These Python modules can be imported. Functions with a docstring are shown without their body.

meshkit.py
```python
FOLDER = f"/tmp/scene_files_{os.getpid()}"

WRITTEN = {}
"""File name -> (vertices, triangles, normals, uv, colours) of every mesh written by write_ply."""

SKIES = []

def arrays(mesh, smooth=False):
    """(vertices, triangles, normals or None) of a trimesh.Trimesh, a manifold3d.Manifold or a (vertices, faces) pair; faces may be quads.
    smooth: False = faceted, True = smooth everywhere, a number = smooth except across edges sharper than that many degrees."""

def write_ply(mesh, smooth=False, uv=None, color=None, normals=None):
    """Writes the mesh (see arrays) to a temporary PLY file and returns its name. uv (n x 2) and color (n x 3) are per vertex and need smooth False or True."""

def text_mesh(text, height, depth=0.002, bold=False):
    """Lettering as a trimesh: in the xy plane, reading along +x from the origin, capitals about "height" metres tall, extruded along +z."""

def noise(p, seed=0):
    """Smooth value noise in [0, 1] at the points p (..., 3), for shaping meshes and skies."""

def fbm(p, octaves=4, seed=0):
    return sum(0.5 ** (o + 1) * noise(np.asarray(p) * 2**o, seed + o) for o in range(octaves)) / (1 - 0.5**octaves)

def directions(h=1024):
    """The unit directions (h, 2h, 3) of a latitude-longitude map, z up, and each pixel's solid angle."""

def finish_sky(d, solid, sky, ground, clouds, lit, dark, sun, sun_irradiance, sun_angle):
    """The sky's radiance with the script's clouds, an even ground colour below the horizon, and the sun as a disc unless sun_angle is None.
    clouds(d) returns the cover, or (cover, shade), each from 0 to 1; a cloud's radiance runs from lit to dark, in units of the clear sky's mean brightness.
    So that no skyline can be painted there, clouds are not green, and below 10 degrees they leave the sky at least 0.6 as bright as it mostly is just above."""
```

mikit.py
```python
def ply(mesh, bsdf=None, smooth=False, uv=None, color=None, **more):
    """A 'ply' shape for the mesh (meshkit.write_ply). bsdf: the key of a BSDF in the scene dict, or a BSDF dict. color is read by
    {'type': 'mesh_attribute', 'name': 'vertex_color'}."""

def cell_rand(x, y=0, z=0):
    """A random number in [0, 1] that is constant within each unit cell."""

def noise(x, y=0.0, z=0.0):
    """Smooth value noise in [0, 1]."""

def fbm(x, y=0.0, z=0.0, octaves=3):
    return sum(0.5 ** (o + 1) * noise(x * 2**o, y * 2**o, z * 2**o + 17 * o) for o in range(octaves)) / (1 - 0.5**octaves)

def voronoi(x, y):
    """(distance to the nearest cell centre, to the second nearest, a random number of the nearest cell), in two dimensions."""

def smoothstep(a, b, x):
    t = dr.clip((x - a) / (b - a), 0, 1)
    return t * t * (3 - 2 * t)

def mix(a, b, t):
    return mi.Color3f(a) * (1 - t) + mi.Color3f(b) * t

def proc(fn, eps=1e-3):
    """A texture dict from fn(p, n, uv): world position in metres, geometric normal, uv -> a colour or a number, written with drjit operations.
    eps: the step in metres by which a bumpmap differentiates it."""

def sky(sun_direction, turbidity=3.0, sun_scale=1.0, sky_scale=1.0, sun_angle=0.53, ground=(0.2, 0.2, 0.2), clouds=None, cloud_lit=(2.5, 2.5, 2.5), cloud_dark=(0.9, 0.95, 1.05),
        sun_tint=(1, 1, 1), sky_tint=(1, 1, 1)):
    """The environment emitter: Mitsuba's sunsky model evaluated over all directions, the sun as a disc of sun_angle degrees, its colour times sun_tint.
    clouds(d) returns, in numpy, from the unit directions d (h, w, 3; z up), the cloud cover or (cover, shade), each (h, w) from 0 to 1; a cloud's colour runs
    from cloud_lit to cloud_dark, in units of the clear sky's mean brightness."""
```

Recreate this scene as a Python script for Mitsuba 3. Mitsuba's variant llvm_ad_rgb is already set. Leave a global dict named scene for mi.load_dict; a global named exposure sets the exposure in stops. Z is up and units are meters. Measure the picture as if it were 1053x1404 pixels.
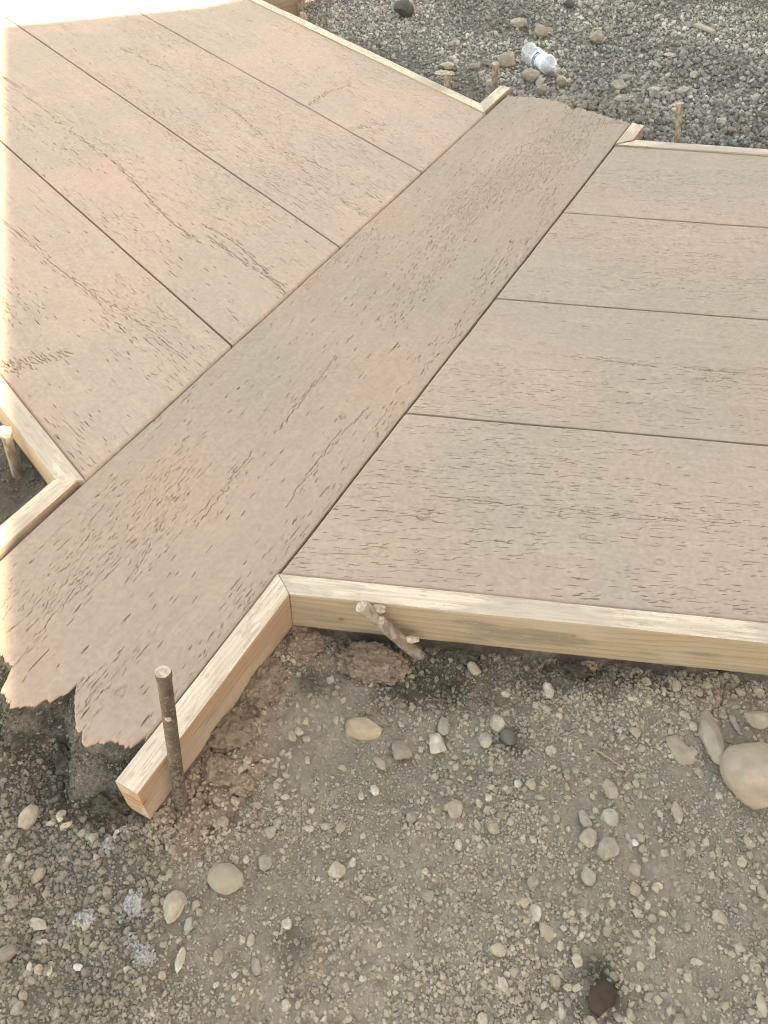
import math
import numpy as np
import trimesh
import shapely
from shapely.geometry import Polygon, Point
from shapely.ops import unary_union
from scipy.ndimage import map_coordinates, zoom as nzoom
import drjit as dr
import mitsuba as mi
import mikit
import meshkit

T = mi.ScalarTransform4f
scene = {'type': 'scene'}
labels = {}

# ------------------------------------------------------------------ camera, sky, exposure
PITCH, ROLL, CAM_H = math.radians(48.3195), 0.0301, 1.03
FOC_PX, IMG_W = 1112.25, 1053.0
_f = np.array([0, math.cos(PITCH), -math.sin(PITCH)])
_r = np.array([1.0, 0, 0])
_u = np.cross(_r, _f)
_u = -math.sin(ROLL) * _r + math.cos(ROLL) * _u
scene['camera'] = {
    'type': 'perspective', 'fov': math.degrees(2 * math.atan(IMG_W / 2 / FOC_PX)), 'fov_axis': 'x',
    'near_clip': 0.02, 'far_clip': 500.0,
    'to_world': T().look_at(origin=[0, 0, CAM_H], target=[0.0, float(_f[1]), CAM_H + float(_f[2])], up=[float(x) for x in _u]),
}
SUN_EL, SUN_AZ = math.radians(40.0), math.radians(-10.0)
SUN = np.array([math.cos(SUN_EL) * math.cos(SUN_AZ), math.cos(SUN_EL) * math.sin(SUN_AZ), math.sin(SUN_EL)])
scene['sky'] = mikit.sky(SUN.tolist(), turbidity=3, sky_tint=(1.58, 1.0, 0.60), sun_tint=(1.0, 0.97, 0.9), ground=(0.25, 0.22, 0.18))
exposure = 4.55


# ------------------------------------------------------------------ small helpers
def tag(key, label=None, category=None, group=None, kind=None):
    d = {}
    for k, v in (('label', label), ('category', category), ('group', group), ('kind', kind)):
        if v:
            d[k] = v
    labels[key] = d


_count = {}


def numbered(name):
    n = _count.get(name, 0)
    _count[name] = n + 1
    return name if n == 0 else f'{name}_{n:03d}'


def add(key, mesh, bsdf, smooth=False, **kw):
    assert key not in scene, key
    scene[key] = mikit.ply(mesh, bsdf, smooth=smooth, **kw)
    return key


def unit(deg):
    a = math.radians(deg)
    return np.array([math.cos(a), math.sin(a)])


def cross2(a, b):
    return a[0] * b[1] - a[1] * b[0]


def meet(p, d, q, e):
    """where the line p + t d meets q + s e"""
    t = cross2(np.asarray(q) - p, e) / cross2(d, e)
    return np.asarray(p) + t * np.asarray(d)


def grid_mesh(X, Y, Z):
    m, k = X.shape
    v = np.stack([X, Y, Z], -1).reshape(-1, 3)
    i = np.arange(m * k).reshape(m, k)
    a, b, c, d = i[:-1, :-1].ravel(), i[:-1, 1:].ravel(), i[1:, 1:].ravel(), i[1:, :-1].ravel()
    f = np.vstack([np.stack([a, b, c], 1), np.stack([a, c, d], 1)])
    return v, f


# ------------------------------------------------------------------ layout of the path (metres, slab top at z = 0)
A_STRIP, A_RIGHT, A_LEFT, A_FAR = 63.25, -5.0, 130.9, 18.25
W_PLANK = 0.411
D_S, N_S = unit(A_STRIP), unit(A_STRIP + 90)
O_R = np.array([-0.1653, 0.7786])                # near right inner corner of the forms
O_L = np.array([-0.5210, 0.9658])                # near left inner corner
F_R = np.array([0.6331, 2.3588])                 # far right inner corner
F_L = np.array([0.2680, 2.5478])                 # far left inner corner
D_R, D_L, D_F = unit(A_RIGHT), unit(A_LEFT), unit(A_FAR)
N_F = unit(A_FAR + 90)
P_F = np.array([-1.01, 3.42])                    # on the near edge of the far band
K_F = meet(F_L, D_L, P_F, D_F)                   # inner corner of left section and far band
K_N = meet(O_L, D_L, P_F, D_F)


def sv(p):
    p = np.asarray(p) - O_R
    return p @ D_S, p @ N_S


# ragged near and far ends of the middle band: (u, v) from the inner corner, v leftwards
NEAR_END = np.array([(-.3260, -.004), (-.3250, .0066), (-.3404, .0129), (-.3434, .0295), (-.3522, .0542), (-.3680, .0663), (-.3606, .0893), (-.3487, .105),
                     (-.3218, .1329), (-.3024, .1436), (-.318, .1447), (-.3265, .1508), (-.3393, .156), (-.3404, .167), (-.3570, .1702),
                     (-.374, .1985), (-.361, .2291), (-.3264, .2443), (-.312, .30), (-.318, .36), (-.30, .42)])
FAR_END = np.array([(1.94, -.01), (1.9477, .008), (1.9538, .0484), (1.9609, .1083), (1.9804, .1805), (1.9461, .1852), (1.9757, .2098), (1.991, .2488),
                    (1.9879, .3085), (1.949, .3843), (1.945, .42)])


def ragged(table, v, seed, amp):
    rng = np.random.RandomState(seed)
    t = np.linspace(-0.02, 0.44, 231)
    j = rng.randn(231)
    j = (j + np.roll(j, 1) + np.roll(j, 2)) / 3 + 0.5 * rng.randn(231)
    return np.interp(v, table[:, 1], table[:, 0]) + amp * np.interp(v, t, j)


near_u = lambda v: ragged(NEAR_END, v, 3, 0.0030)
far_u = lambda v: ragged(FAR_END, v, 4, 0.0055)
CRACKS = [[(-1.261, 2.732), (-1.163, 2.628), (-1.051, 2.484), (-0.956, 2.38), (-0.892, 2.298), (-0.823, 2.233), (-0.74, 2.138), (-0.651, 2.005), (-0.558, 1.869), (-0.468, 1.77)], [(-0.447, 1.798), (-0.383, 1.726), (-0.323, 1.666), (-0.266, 1.608), (-0.233, 1.561)], [(-0.464, 1.846), (-0.381, 1.775), (-0.318, 1.688), (-0.248, 1.595)], [(-0.937, 2.993), (-0.839, 2.908), (-0.76, 2.819)], [(-0.649, 2.69), (-0.491, 2.525), (-0.369, 2.333), (-0.238, 2.141), (-0.13, 1.987), (-0.052, 1.899)], [(-0.275, 2.117), (-0.17, 2.023), (-0.063, 1.935)], [(-0.353, 2.288), (-0.222, 2.198), (-0.096, 2.067), (-0.036, 1.993)], [(-0.772, 1.278), (-0.737, 1.296), (-0.712, 1.309), (-0.669, 1.316), (-0.646, 1.329)], [(-0.751, 1.258), (-0.713, 1.29), (-0.683, 1.31)], [(-0.264, 2.579), (-0.226, 2.665), (-0.182, 2.702), (-0.145, 2.752)], [(-0.132, 2.398), (-0.091, 2.44), (-0.027, 2.455)], [(-0.966, 1.844), (-0.902, 1.786), (-0.84, 1.716)], [(-0.809, 1.68), (-0.749, 1.621), (-0.694, 1.571), (-0.593, 1.491), (-0.496, 1.404), (-0.419, 1.321)], [(-0.674, 1.557), (-0.602, 1.464), (-0.534, 1.369)], [(0.365, 1.366), (0.431, 1.357), (0.493, 1.348), (0.548, 1.337)], [(0.608, 1.339), (0.68, 1.331), (0.752, 1.323), (0.783, 1.327)], [(0.621, 1.3), (0.669, 1.314), (0.701, 1.295)], [(0.062, 1.192), (0.152, 1.159), (0.262, 1.155), (0.37, 1.138)], [(-0.002, 0.92), (0.042, 0.914), (0.066, 0.903), (0.081, 0.924)], [(0.064, 0.898), (0.079, 0.91)], [(0.092, 0.955), (0.218, 0.946), (0.329, 0.934), (0.439, 0.918), (0.587, 0.917)], [(0.362, 2.336), (0.453, 2.399), (0.561, 2.486), (0.63, 2.511)], [(0.407, 2.367), (0.494, 2.392), (0.559, 2.387)], [(0.557, 2.59), (0.539, 2.52), (0.517, 2.453)], [(0.608, 2.51), (0.679, 2.515)], [(-0.036, 1.182), (-0.094, 1.097), (-0.139, 1.001), (-0.164, 0.93)], [(-0.109, 1.336), (-0.158, 1.219), (-0.198, 1.123)], [(-1.206, 2.879), (-1.156, 2.832), (-1.196, 2.932)], [(-0.243, 1.052), (-0.285, 0.943), (-0.311, 0.875)], [(-0.366, 0.906), (-0.382, 0.81), (-0.395, 0.766)], [(-0.467, 0.777), (-0.503, 0.666), (-0.519, 0.615)], [(-0.501, 0.66), (-0.506, 0.634), (-0.512, 0.625)], [(-0.482, 0.727), (-0.49, 0.696)]]
KNOTS = [(-0.363, 0.564, 0.0082), (-0.35, 1.529, 0.008), (-0.432, 1.137, 0.0082), (-0.582, 1.21, 0.0064), (-0.42, 1.345, 0.0067), (0.081, 1.086, 0.006), (0.451, 0.827, 0.0083), (0.066, 0.915, 0.0161), (0.324, 1.406, 0.0061), (-0.186, 2.111, 0.0088), (0.163, 1.245, 0.0086), (0.434, 1.28, 0.0066), (-0.501, 1.08, 0.0053), (-0.607, 1.079, 0.0047), (-0.241, 2.879, 0.0072), (0.139, 2.208, 0.007), (-0.084, 1.158, 0.0069), (0.55, 0.817, 0.0071), (0.334, 0.877, 0.0067), (0.223, 1.183, 0.0063), (-0.03, 0.831, 0.0083), (0.224, 2.108, 0.0088)]
DOTS = [(-0.741, 1.795), (-0.492, 1.691), (-0.43, 1.769), (-0.543, 3.302), (-0.583, 2.183), (-0.784, 3.026), (-0.625, 1.812), (-0.842, 1.749), (-0.603, 1.079), (-1.132, 2.479), (-0.914, 2.232), (-0.928, 2.076), (-0.933, 1.987), (-0.46, 0.707), (-0.433, 0.63), (-0.404, 0.532), (-0.319, 0.523), (-0.387, 0.683), (0.51, 1.295), (0.682, 1.28), (0.709, 1.328), (0.041, 1.027), (0.145, 0.75), (0.333, 0.75), (0.305, 0.756), (-0.207, 1.785), (-0.432, 1.876), (-0.537, 1.766), (0.146, 1.032), (0.379, 1.014), (0.509, 0.958), (0.663, 1.054), (0.288, 1.814), (0.399, 1.854), (0.498, 1.792), (0.637, 1.783), (0.749, 2.141), (0.859, 2.107), (0.665, 2.221)]
# x, y, width, depth, height, turn, tone, shape (r round, a angular, f flat), label
STONES = [
(0.548, 0.508, 0.0960, 0.1020, 0.0780, 0, 'pinktan', 'r', 'large pale boulder half sunk in the dirt below the long board'),
(0.5, 0.572, 0.0414, 0.0964, 0.029, 4, 'greytan', 'r', 'long upright oval stone lying just left of the large boulder'),
(0.448, 0.545, 0.0344, 0.0583, 0.0103, 15, 'tan', 'f', 'flat tan stone sunk in dirt left of the long oval stone'),
(0.572, 0.594, 0.0397, 0.0338, 0.0201, 0, 'pinktan', 'r', 'rounded pinkish stone just above the large boulder'),
(0.542, 0.592, 0.0132, 0.0294, 0.0093, 12, 'pinktan', 'r', 'slim upright pinkish pebble above the large boulder'),
(0.529, 0.605, 0.0155, 0.0117, 0.007, 0, 'pinktan', 'r', "small flat oval pebble right of the long oval stone's top"),
(0.467, 0.602, 0.0155, 0.0142, 0.0076, -20, 'cream', 'a', "small cream angular pebble left of the long oval stone's top"),
(0.476, 0.582, 0.0121, 0.018, 0.0084, 0, 'cream', 'r', 'cream pebble touching the upper left of the long oval stone'),
(0.466, 0.543, 0.014, 0.0173, 0.0087, -40, 'tan', 'a', 'small tan pebble between the flat tan stone and the long oval stone'),
(0.517, 0.656, 0.016, 0.0175, 0.0104, 0, 'tan', 'r', 'round tan pebble tucked below the long board above the oval stone'),
(0.465, 0.652, 0.0171, 0.0231, 0.0106, 0, 'pinktan', 'a', 'rough pinkish lump of grit close under the long board'),
(0.417, 0.653, 0.0148, 0.016, 0.0085, 20, 'tan', 'a', 'grey tan pebble close under the long board, left of the rough pinkish lump'),
(0.595, 0.646, 0.0204, 0.0207, 0.0106, 10, 'pinktan', 'a', 'pinkish stone under the long board at the right edge'),
(0.566, 0.647, 0.017, 0.0165, 0.0085, -10, 'pinktan', 'a', 'small pinkish stone under the long board beside the one at the right edge'),
(0.386, 0.572, 0.0153, 0.0187, 0.0095, 0, 'tan', 'a', 'tan pebble midway between the twig and the long board'),
(0.469, 0.512, 0.0148, 0.0156, 0.0085, 25, 'tan', 'a', 'tan angular pebble below the long oval stone'),
(0.373, 0.493, 0.0104, 0.014, 0.0065, 0, 'cream', 'a', "small pale pebble right of the broken twig's end"),
(-0.022, 0.561, 0.065, 0.0353, 0.0228, -6, 'yellow', 'r', 'smooth yellowish stone lying alone in front of the leaning stake'),
(0.037, 0.53, 0.0352, 0.0312, 0.0178, 0, 'brown', 'a', 'brownish grey blunt stone right of the smooth yellowish stone'),
(0.088, 0.544, 0.029, 0.0377, 0.018, 12, 'white', 'a', 'pale grey wedge shaped stone in front of the leaning stake'),
(0.1, 0.573, 0.0196, 0.034, 0.0137, -10, 'grey', 'r', 'grey oval stone standing just above the pale wedge stone'),
(0.179, 0.577, 0.0273, 0.0276, 0.0176, 0, 'white', 'r', 'cream white stone beside the dark damp stone'),
(0.159, 0.547, 0.0226, 0.0271, 0.0158, 0, 'palegreen', 'r', 'pale greenish oval stone left of the dark damp stone'),
(0.193, 0.555, 0.0292, 0.0284, 0.0182, 0, 'dark', 'r', 'dark greenish damp stone beside the cream white stone'),
(0.15, 0.666, 0.0172, 0.0331, 0.012, 35, 'tan', 'r', 'tan oblong stone on the dark wet soil under the long board'),
(0.196, 0.63, 0.0169, 0.0138, 0.0087, -10, 'cream', 'r', 'small cream pebble on the edge of the dark wet soil'),
(0.262, 0.637, 0.0192, 0.0259, 0.0119, 10, 'white', 'a', 'whitish jagged stone on the wet soil under the long board'),
(0.256, 0.536, 0.016, 0.0165, 0.0093, 0, 'cream', 'a', 'cream pebble alone between the dark damp stone and the twig'),
(0.203, 0.484, 0.0125, 0.0146, 0.0087, 0, 'white', 'r', 'whitish round pebble below the dark damp stone'),
(0.219, 0.483, 0.0156, 0.0192, 0.0096, 20, 'tan', 'a', 'tan angular pebble touching the whitish round pebble'),
(0.004, 0.509, 0.0126, 0.023, 0.0078, 40, 'tan', 'a', 'slanting tan sliver stone left of the blunt brownish stone'),
(-0.046, 0.418, 0.015, 0.0201, 0.0105, -25, 'tan', 'r', 'tan egg shaped pebble in the middle of the dirt'),
(-0.068, 0.421, 0.016, 0.0116, 0.0077, 0, 'cream', 'r', 'cream flat oval pebble just left of the tan egg shaped pebble'),
(-0.09, 0.415, 0.015, 0.0094, 0.0063, -5, 'white', 'r', 'pale flat pebble, leftmost in the row beside the egg shaped pebble'),
(0.051, 0.434, 0.0161, 0.0214, 0.0113, -10, 'brown', 'r', 'dull brown oval pebble in the middle of the dirt'),
(0.109, 0.444, 0.0243, 0.0262, 0.0073, -20, 'pinktan', 'f', 'buff triangular flat stone right of the brown oval pebble'),
(-0.049, 0.36, 0.0251, 0.023, 0.0155, 0, 'cream', 'r', 'mottled cream cobble in the middle of the dirt'),
(-0.028, 0.372, 0.0107, 0.0142, 0.0075, -20, 'white', 'r', 'small cream pebble touching the mottled cream cobble'),
(0.142, 0.425, 0.01, 0.0193, 0.007, 10, 'cream', 'r', 'pale upright pebble right of the buff triangular stone'),
(0.114, 0.397, 0.0108, 0.0177, 0.0076, 5, 'cream', 'r', 'cream upright pebble below the buff triangular stone'),
(0.069, 0.361, 0.0106, 0.012, 0.0074, 0, 'cream', 'r', 'small cream ball pebble below the brown oval pebble'),
(0.071, 0.33, 0.0151, 0.0177, 0.0094, -30, 'grey', 'a', 'grey wedge pebble below the small cream ball pebble'),
(-0.088, 0.44, 0.0101, 0.0097, 0.0056, 0, 'white', 'a', 'tiny white chip left of centre in the dirt'),
(-0.002, 0.47, 0.0113, 0.0155, 0.007, 20, 'white', 'a', 'small white pointed chip below the slanting tan sliver'),
(-0.02, 0.461, 0.0102, 0.012, 0.0072, 0, 'cream', 'r', 'small cream cube like pebble below the slanting tan sliver'),
(-0.004, 0.326, 0.0151, 0.0087, 0.0059, 5, 'cream', 'r', 'pale oval pebble below the mottled cream cobble'),
(0.333, 0.483, 0.0249, 0.0303, 0.0075, 10, 'pinktan', 'f', 'buff five sided stone just below the twig'),
(0.326, 0.438, 0.0222, 0.0298, 0.0156, 0, 'palegreen', 'r', 'greenish grey oval stone above the grey round cobble'),
(0.291, 0.436, 0.0172, 0.0231, 0.0106, 25, 'grey', 'a', 'grey wedge stone left of the greenish oval stone'),
(0.292, 0.41, 0.0248, 0.0256, 0.0148, 0, 'tan', 'a', 'tan grey triangular stone touching the grey round cobble'),
(0.315, 0.395, 0.0315, 0.0337, 0.0221, 0, 'grey', 'r', 'grey round cobble with a pointed lower end, largest in the middle right'),
(0.286, 0.363, 0.0203, 0.0289, 0.0142, 0, 'greytan', 'r', 'pale upright stone below the grey round cobble'),
(0.355, 0.407, 0.0109, 0.0097, 0.0055, -10, 'purewhite', 'a', 'tiny bright white chip right of the grey round cobble'),
(0.365, 0.4, 0.0128, 0.0129, 0.0073, 10, 'tan', 'a', 'tan pebble touching the tiny bright white chip'),
(0.159, 0.462, 0.0113, 0.0121, 0.007, 0, 'white', 'a', 'small whitish pebble left of the whitish round pebble'),
(0.146, 0.455, 0.0112, 0.0164, 0.0079, 20, 'cream', 'r', 'small cream pebble between the buff triangle and the whitish pebbles'),
(0.251, 0.433, 0.0121, 0.013, 0.0075, 0, 'tan', 'a', 'tan square pebble alone left of the grey wedge stone'),
(0.35, 0.372, 0.0185, 0.0202, 0.0055, 0, 'pinktan', 'f', 'soft buff lump of dirt crust below the bright white chip'),
(0.345, 0.348, 0.0144, 0.0186, 0.0089, 0, 'pinktan', 'a', 'buff angular stone below the soft buff lump'),
(0.164, 0.42, 0.017, 0.0159, 0.0093, -30, 'tan', 'a', 'tan angular pebble under the small whitish pebble'),
(0.21, 0.351, 0.0125, 0.0214, 0.0037, -10, 'tan', 'f', 'flat tan slab pebble left of the pale upright stone'),
(0.21, 0.314, 0.0159, 0.0235, 0.0111, 0, 'white', 'r', 'smooth cream white oval pebble in the lower middle'),
(0.196, 0.324, 0.0141, 0.0157, 0.0099, 0, 'cream', 'r', 'cream pebble touching the upper left of the smooth white oval'),
(0.158, 0.268, 0.0227, 0.0168, 0.0115, -8, 'cream', 'r', 'smooth cream oblong stone in the lower middle'),
(0.222, 0.291, 0.0185, 0.0233, 0.0055, 20, 'tan', 'f', 'buff shark fin shaped flat stone below the white oval pebble'),
(0.255, 0.258, 0.0135, 0.016, 0.0084, 0, 'cream', 'a', 'cream blocky pebble above left of the wet brown stone'),
(0.257, 0.269, 0.0109, 0.0104, 0.0062, 0, 'tan', 'a', 'tan pebble resting on top of the cream blocky pebble'),
(0.162, 0.23, 0.0133, 0.0164, 0.0082, 10, 'white', 'a', 'white angular stone in the lower middle'),
(0.279, 0.221, 0.0355, 0.0385, 0.0230, -20, 'wetbrown', 'a', 'wet dark brown stone in a damp patch at the bottom'),
(0.227, 0.236, 0.0151, 0.0203, 0.0106, -20, 'tan', 'r', 'tan oval stone left of the wet brown stone'),
(0.273, 0.314, 0.0122, 0.0138, 0.0085, 30, 'cream', 'r', 'cream pebble right of the smooth white oval'),
(0.257, 0.305, 0.0102, 0.0107, 0.0072, 0, 'tan', 'r', 'small tan ball pebble under the cream pebble right of the white oval'),
(0.231, 0.203, 0.0096, 0.018, 0.0067, 0, 'cream', 'r', 'pale upright pebble at the bottom left of the wet brown stone'),
(0.136, 0.194, 0.0147, 0.0149, 0.0103, 0, 'cream', 'r', 'cream round stone cut by the bottom edge in the middle'),
(0.184, 0.228, 0.0115, 0.0136, 0.0081, 0, 'tan', 'r', 'tan pebble right of the white angular stone'),
(0.424, 0.451, 0.0163, 0.0322, 0.0114, 5, 'pinktan', 'r', 'buff upright slab stone below the large boulder'),
(0.447, 0.314, 0.0187, 0.0183, 0.0104, 0, 'pinktan', 'a', 'buff triangular stone pointing down, alone at the lower right'),
(0.495, 0.385, 0.0147, 0.0142, 0.0079, -10, 'cream', 'a', 'pale trapezoid pebble under the large boulder'),
(0.468, 0.397, 0.0099, 0.0225, 0.003, 0, 'tan', 'f', 'thin tan rectangular stone left of the pale trapezoid pebble'),
(0.362, 0.312, 0.0131, 0.0119, 0.0079, -20, 'tan', 'r', 'tan oval pebble left of the buff triangle pointing down'),
(0.512, 0.411, 0.0169, 0.0183, 0.0048, -20, 'pinktan', 'f', 'flat buff flake sunk in dirt under the large boulder'),
(0.512, 0.349, 0.0124, 0.0216, 0.0087, 10, 'tan', 'r', 'tan oval pebble at the right edge'),
(0.385, 0.252, 0.0108, 0.0105, 0.0069, -10, 'cream', 'r', 'pale oval pebble, upper one of a touching pair at the lower right'),
(0.392, 0.245, 0.0107, 0.0133, 0.0075, 0, 'cream', 'r', 'pale oval pebble, lower one of a touching pair at the lower right'),
(0.352, 0.269, 0.0082, 0.0106, 0.0051, 15, 'white', 'a', 'small white pebble above left of the touching pair'),
(0.405, 0.263, 0.0109, 0.0087, 0.0051, 20, 'cream', 'a', 'pale pointed chip above right of the touching pair'),
(0.478, 0.264, 0.0118, 0.0138, 0.0082, 30, 'tan', 'r', 'tan pebble by the right edge level with the touching pair'),
(0.475, 0.217, 0.0141, 0.0269, 0.0098, 5, 'cream', 'r', 'pale long stone at the bottom right corner'),
(0.313, 0.202, 0.0096, 0.0155, 0.0059, 0, 'tan', 'a', 'tan block pebble at the bottom right of the wet brown stone'),
(-0.475, 0.415, 0.0279, 0.038, 0.0195, -15, 'cream', 'r', 'large pale oval cobble on dark soil left of the board end'),
(-0.43, 0.418, 0.015, 0.0188, 0.0105, 0, 'white', 'r', 'white rounded pebble right of the large pale cobble'),
(-0.442, 0.409, 0.0139, 0.0099, 0.0055, 15, 'cream', 'a', 'flat cream chip between the large pale cobble and the white pebble'),
(-0.396, 0.397, 0.0128, 0.015, 0.009, 0, 'greytan', 'r', 'greyish round pebble below the board end on dark soil'),
(-0.379, 0.391, 0.0138, 0.0149, 0.0096, 0, 'palegreen', 'r', 'greenish grey round pebble right of the greyish one'),
(-0.419, 0.406, 0.0169, 0.0098, 0.0055, 40, 'cream', 'a', 'slanting pale splinter stone beside the white rounded pebble'),
(-0.44, 0.342, 0.0181, 0.0229, 0.0127, -20, 'pinktan', 'r', 'smooth tan oval stone below the large pale cobble'),
(-0.482, 0.356, 0.0096, 0.0239, 0.006, 0, 'cream', 'a', 'upright pale chip at the left edge'),
(-0.459, 0.306, 0.0168, 0.0152, 0.0087, 0, 'brown', 'a', 'brownish block stone near the left edge'),
(-0.422, 0.284, 0.0248, 0.0139, 0.008, -20, 'white', 'a', 'pale leaf shaped stone below the brownish block'),
(-0.437, 0.31, 0.0103, 0.0132, 0.0072, 0, 'brown', 'r', 'small brown ball pebble right of the brownish block'),
(-0.451, 0.25, 0.0269, 0.0251, 0.0163, 0, 'brown', 'r', 'brownish cobble cut by the left edge'),
(-0.417, 0.233, 0.0089, 0.0173, 0.0062, 8, 'white', 'r', 'white oval pebble, leftmost of three pale pebbles in a row'),
(-0.406, 0.232, 0.0115, 0.0142, 0.0081, 0, 'yellow', 'r', 'cream yellow pebble, middle of three pale pebbles in a row'),
(-0.392, 0.231, 0.008, 0.0123, 0.0056, -10, 'white', 'r', 'pale pebble, rightmost of three pale pebbles in a row'),
(-0.412, 0.264, 0.0145, 0.0089, 0.0024, 8, 'cream', 'f', 'flat pale flake above the row of three pale pebbles'),
(-0.343, 0.323, 0.0132, 0.0192, 0.0082, 25, 'brown', 'a', 'brownish slanting stone left of the large white crumb clump'),
(-0.36, 0.237, 0.0125, 0.0085, 0.005, 5, 'purewhite', 'a', 'white flat chip below the leaf shaped stone'),
(-0.413, 0.221, 0.0141, 0.0121, 0.008, 0, 'grey', 'r', 'grey round pebble under the row of three pale pebbles'),
(-0.419, 0.191, 0.0155, 0.0184, 0.0096, 30, 'grey', 'a', 'grey angular stone in the lower left corner'),
(-0.298, 0.235, 0.0098, 0.0092, 0.0062, 0, 'white', 'r', 'whitish pebble under the white crumb clumps'),
(-0.417, 0.204, 0.0113, 0.014, 0.007, 40, 'tan', 'a', 'tan angular pebble above the grey stone in the corner'),
(-0.192, 0.344, 0.0515, 0.0398, 0.0267, -12, 'greytan', 'r', 'big grey tan stone sunk in dirt below the round stake'),
(-0.254, 0.308, 0.0308, 0.0432, 0.0215, -8, 'cream', 'r', 'cream egg shaped cobble left of the big grey stone'),
(-0.234, 0.246, 0.0116, 0.0308, 0.0082, -5, 'white', 'r', 'slim cream white stone standing below the cream cobble'),
(-0.107, 0.29, 0.0148, 0.0152, 0.0103, 10, 'white', 'r', 'white pebble on the dark crumbly patch'),
(-0.152, 0.272, 0.0118, 0.0179, 0.0083, -15, 'cream', 'r', 'pale tan pebble left of the white pebble on the dark patch'),
(-0.141, 0.244, 0.0134, 0.0239, 0.0094, 10, 'grey', 'r', 'grey oval stone below the pale tan pebble'),
(-0.188, 0.252, 0.0144, 0.0186, 0.0101, 0, 'brown', 'r', 'brown rounded stone right of the slim cream stone'),
(-0.145, 0.367, 0.0184, 0.0193, 0.0114, 0, 'grey', 'a', 'grey triangular stone above right of the big grey stone'),
(-0.142, 0.407, 0.0179, 0.0168, 0.0098, -20, 'tan', 'a', 'tan grey block stone above the grey triangular stone'),
(-0.135, 0.419, 0.013, 0.017, 0.0081, -30, 'grey', 'a', 'grey slab leaning behind the tan grey block'),
(-0.171, 0.371, 0.0097, 0.0123, 0.0068, 0, 'white', 'r', 'small white pebble right above the big grey stone'),
(-0.166, 0.31, 0.0121, 0.0108, 0.0031, 0, 'tan', 'f', 'flat tan chip below the big grey stone'),
(-0.232, 0.289, 0.0138, 0.0164, 0.0086, -25, 'palegreen', 'a', 'pale greenish chip below right of the cream cobble'),
(-0.228, 0.312, 0.0122, 0.0127, 0.0075, 0, 'tan', 'a', 'tan pebble right of the cream cobble'),
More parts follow.
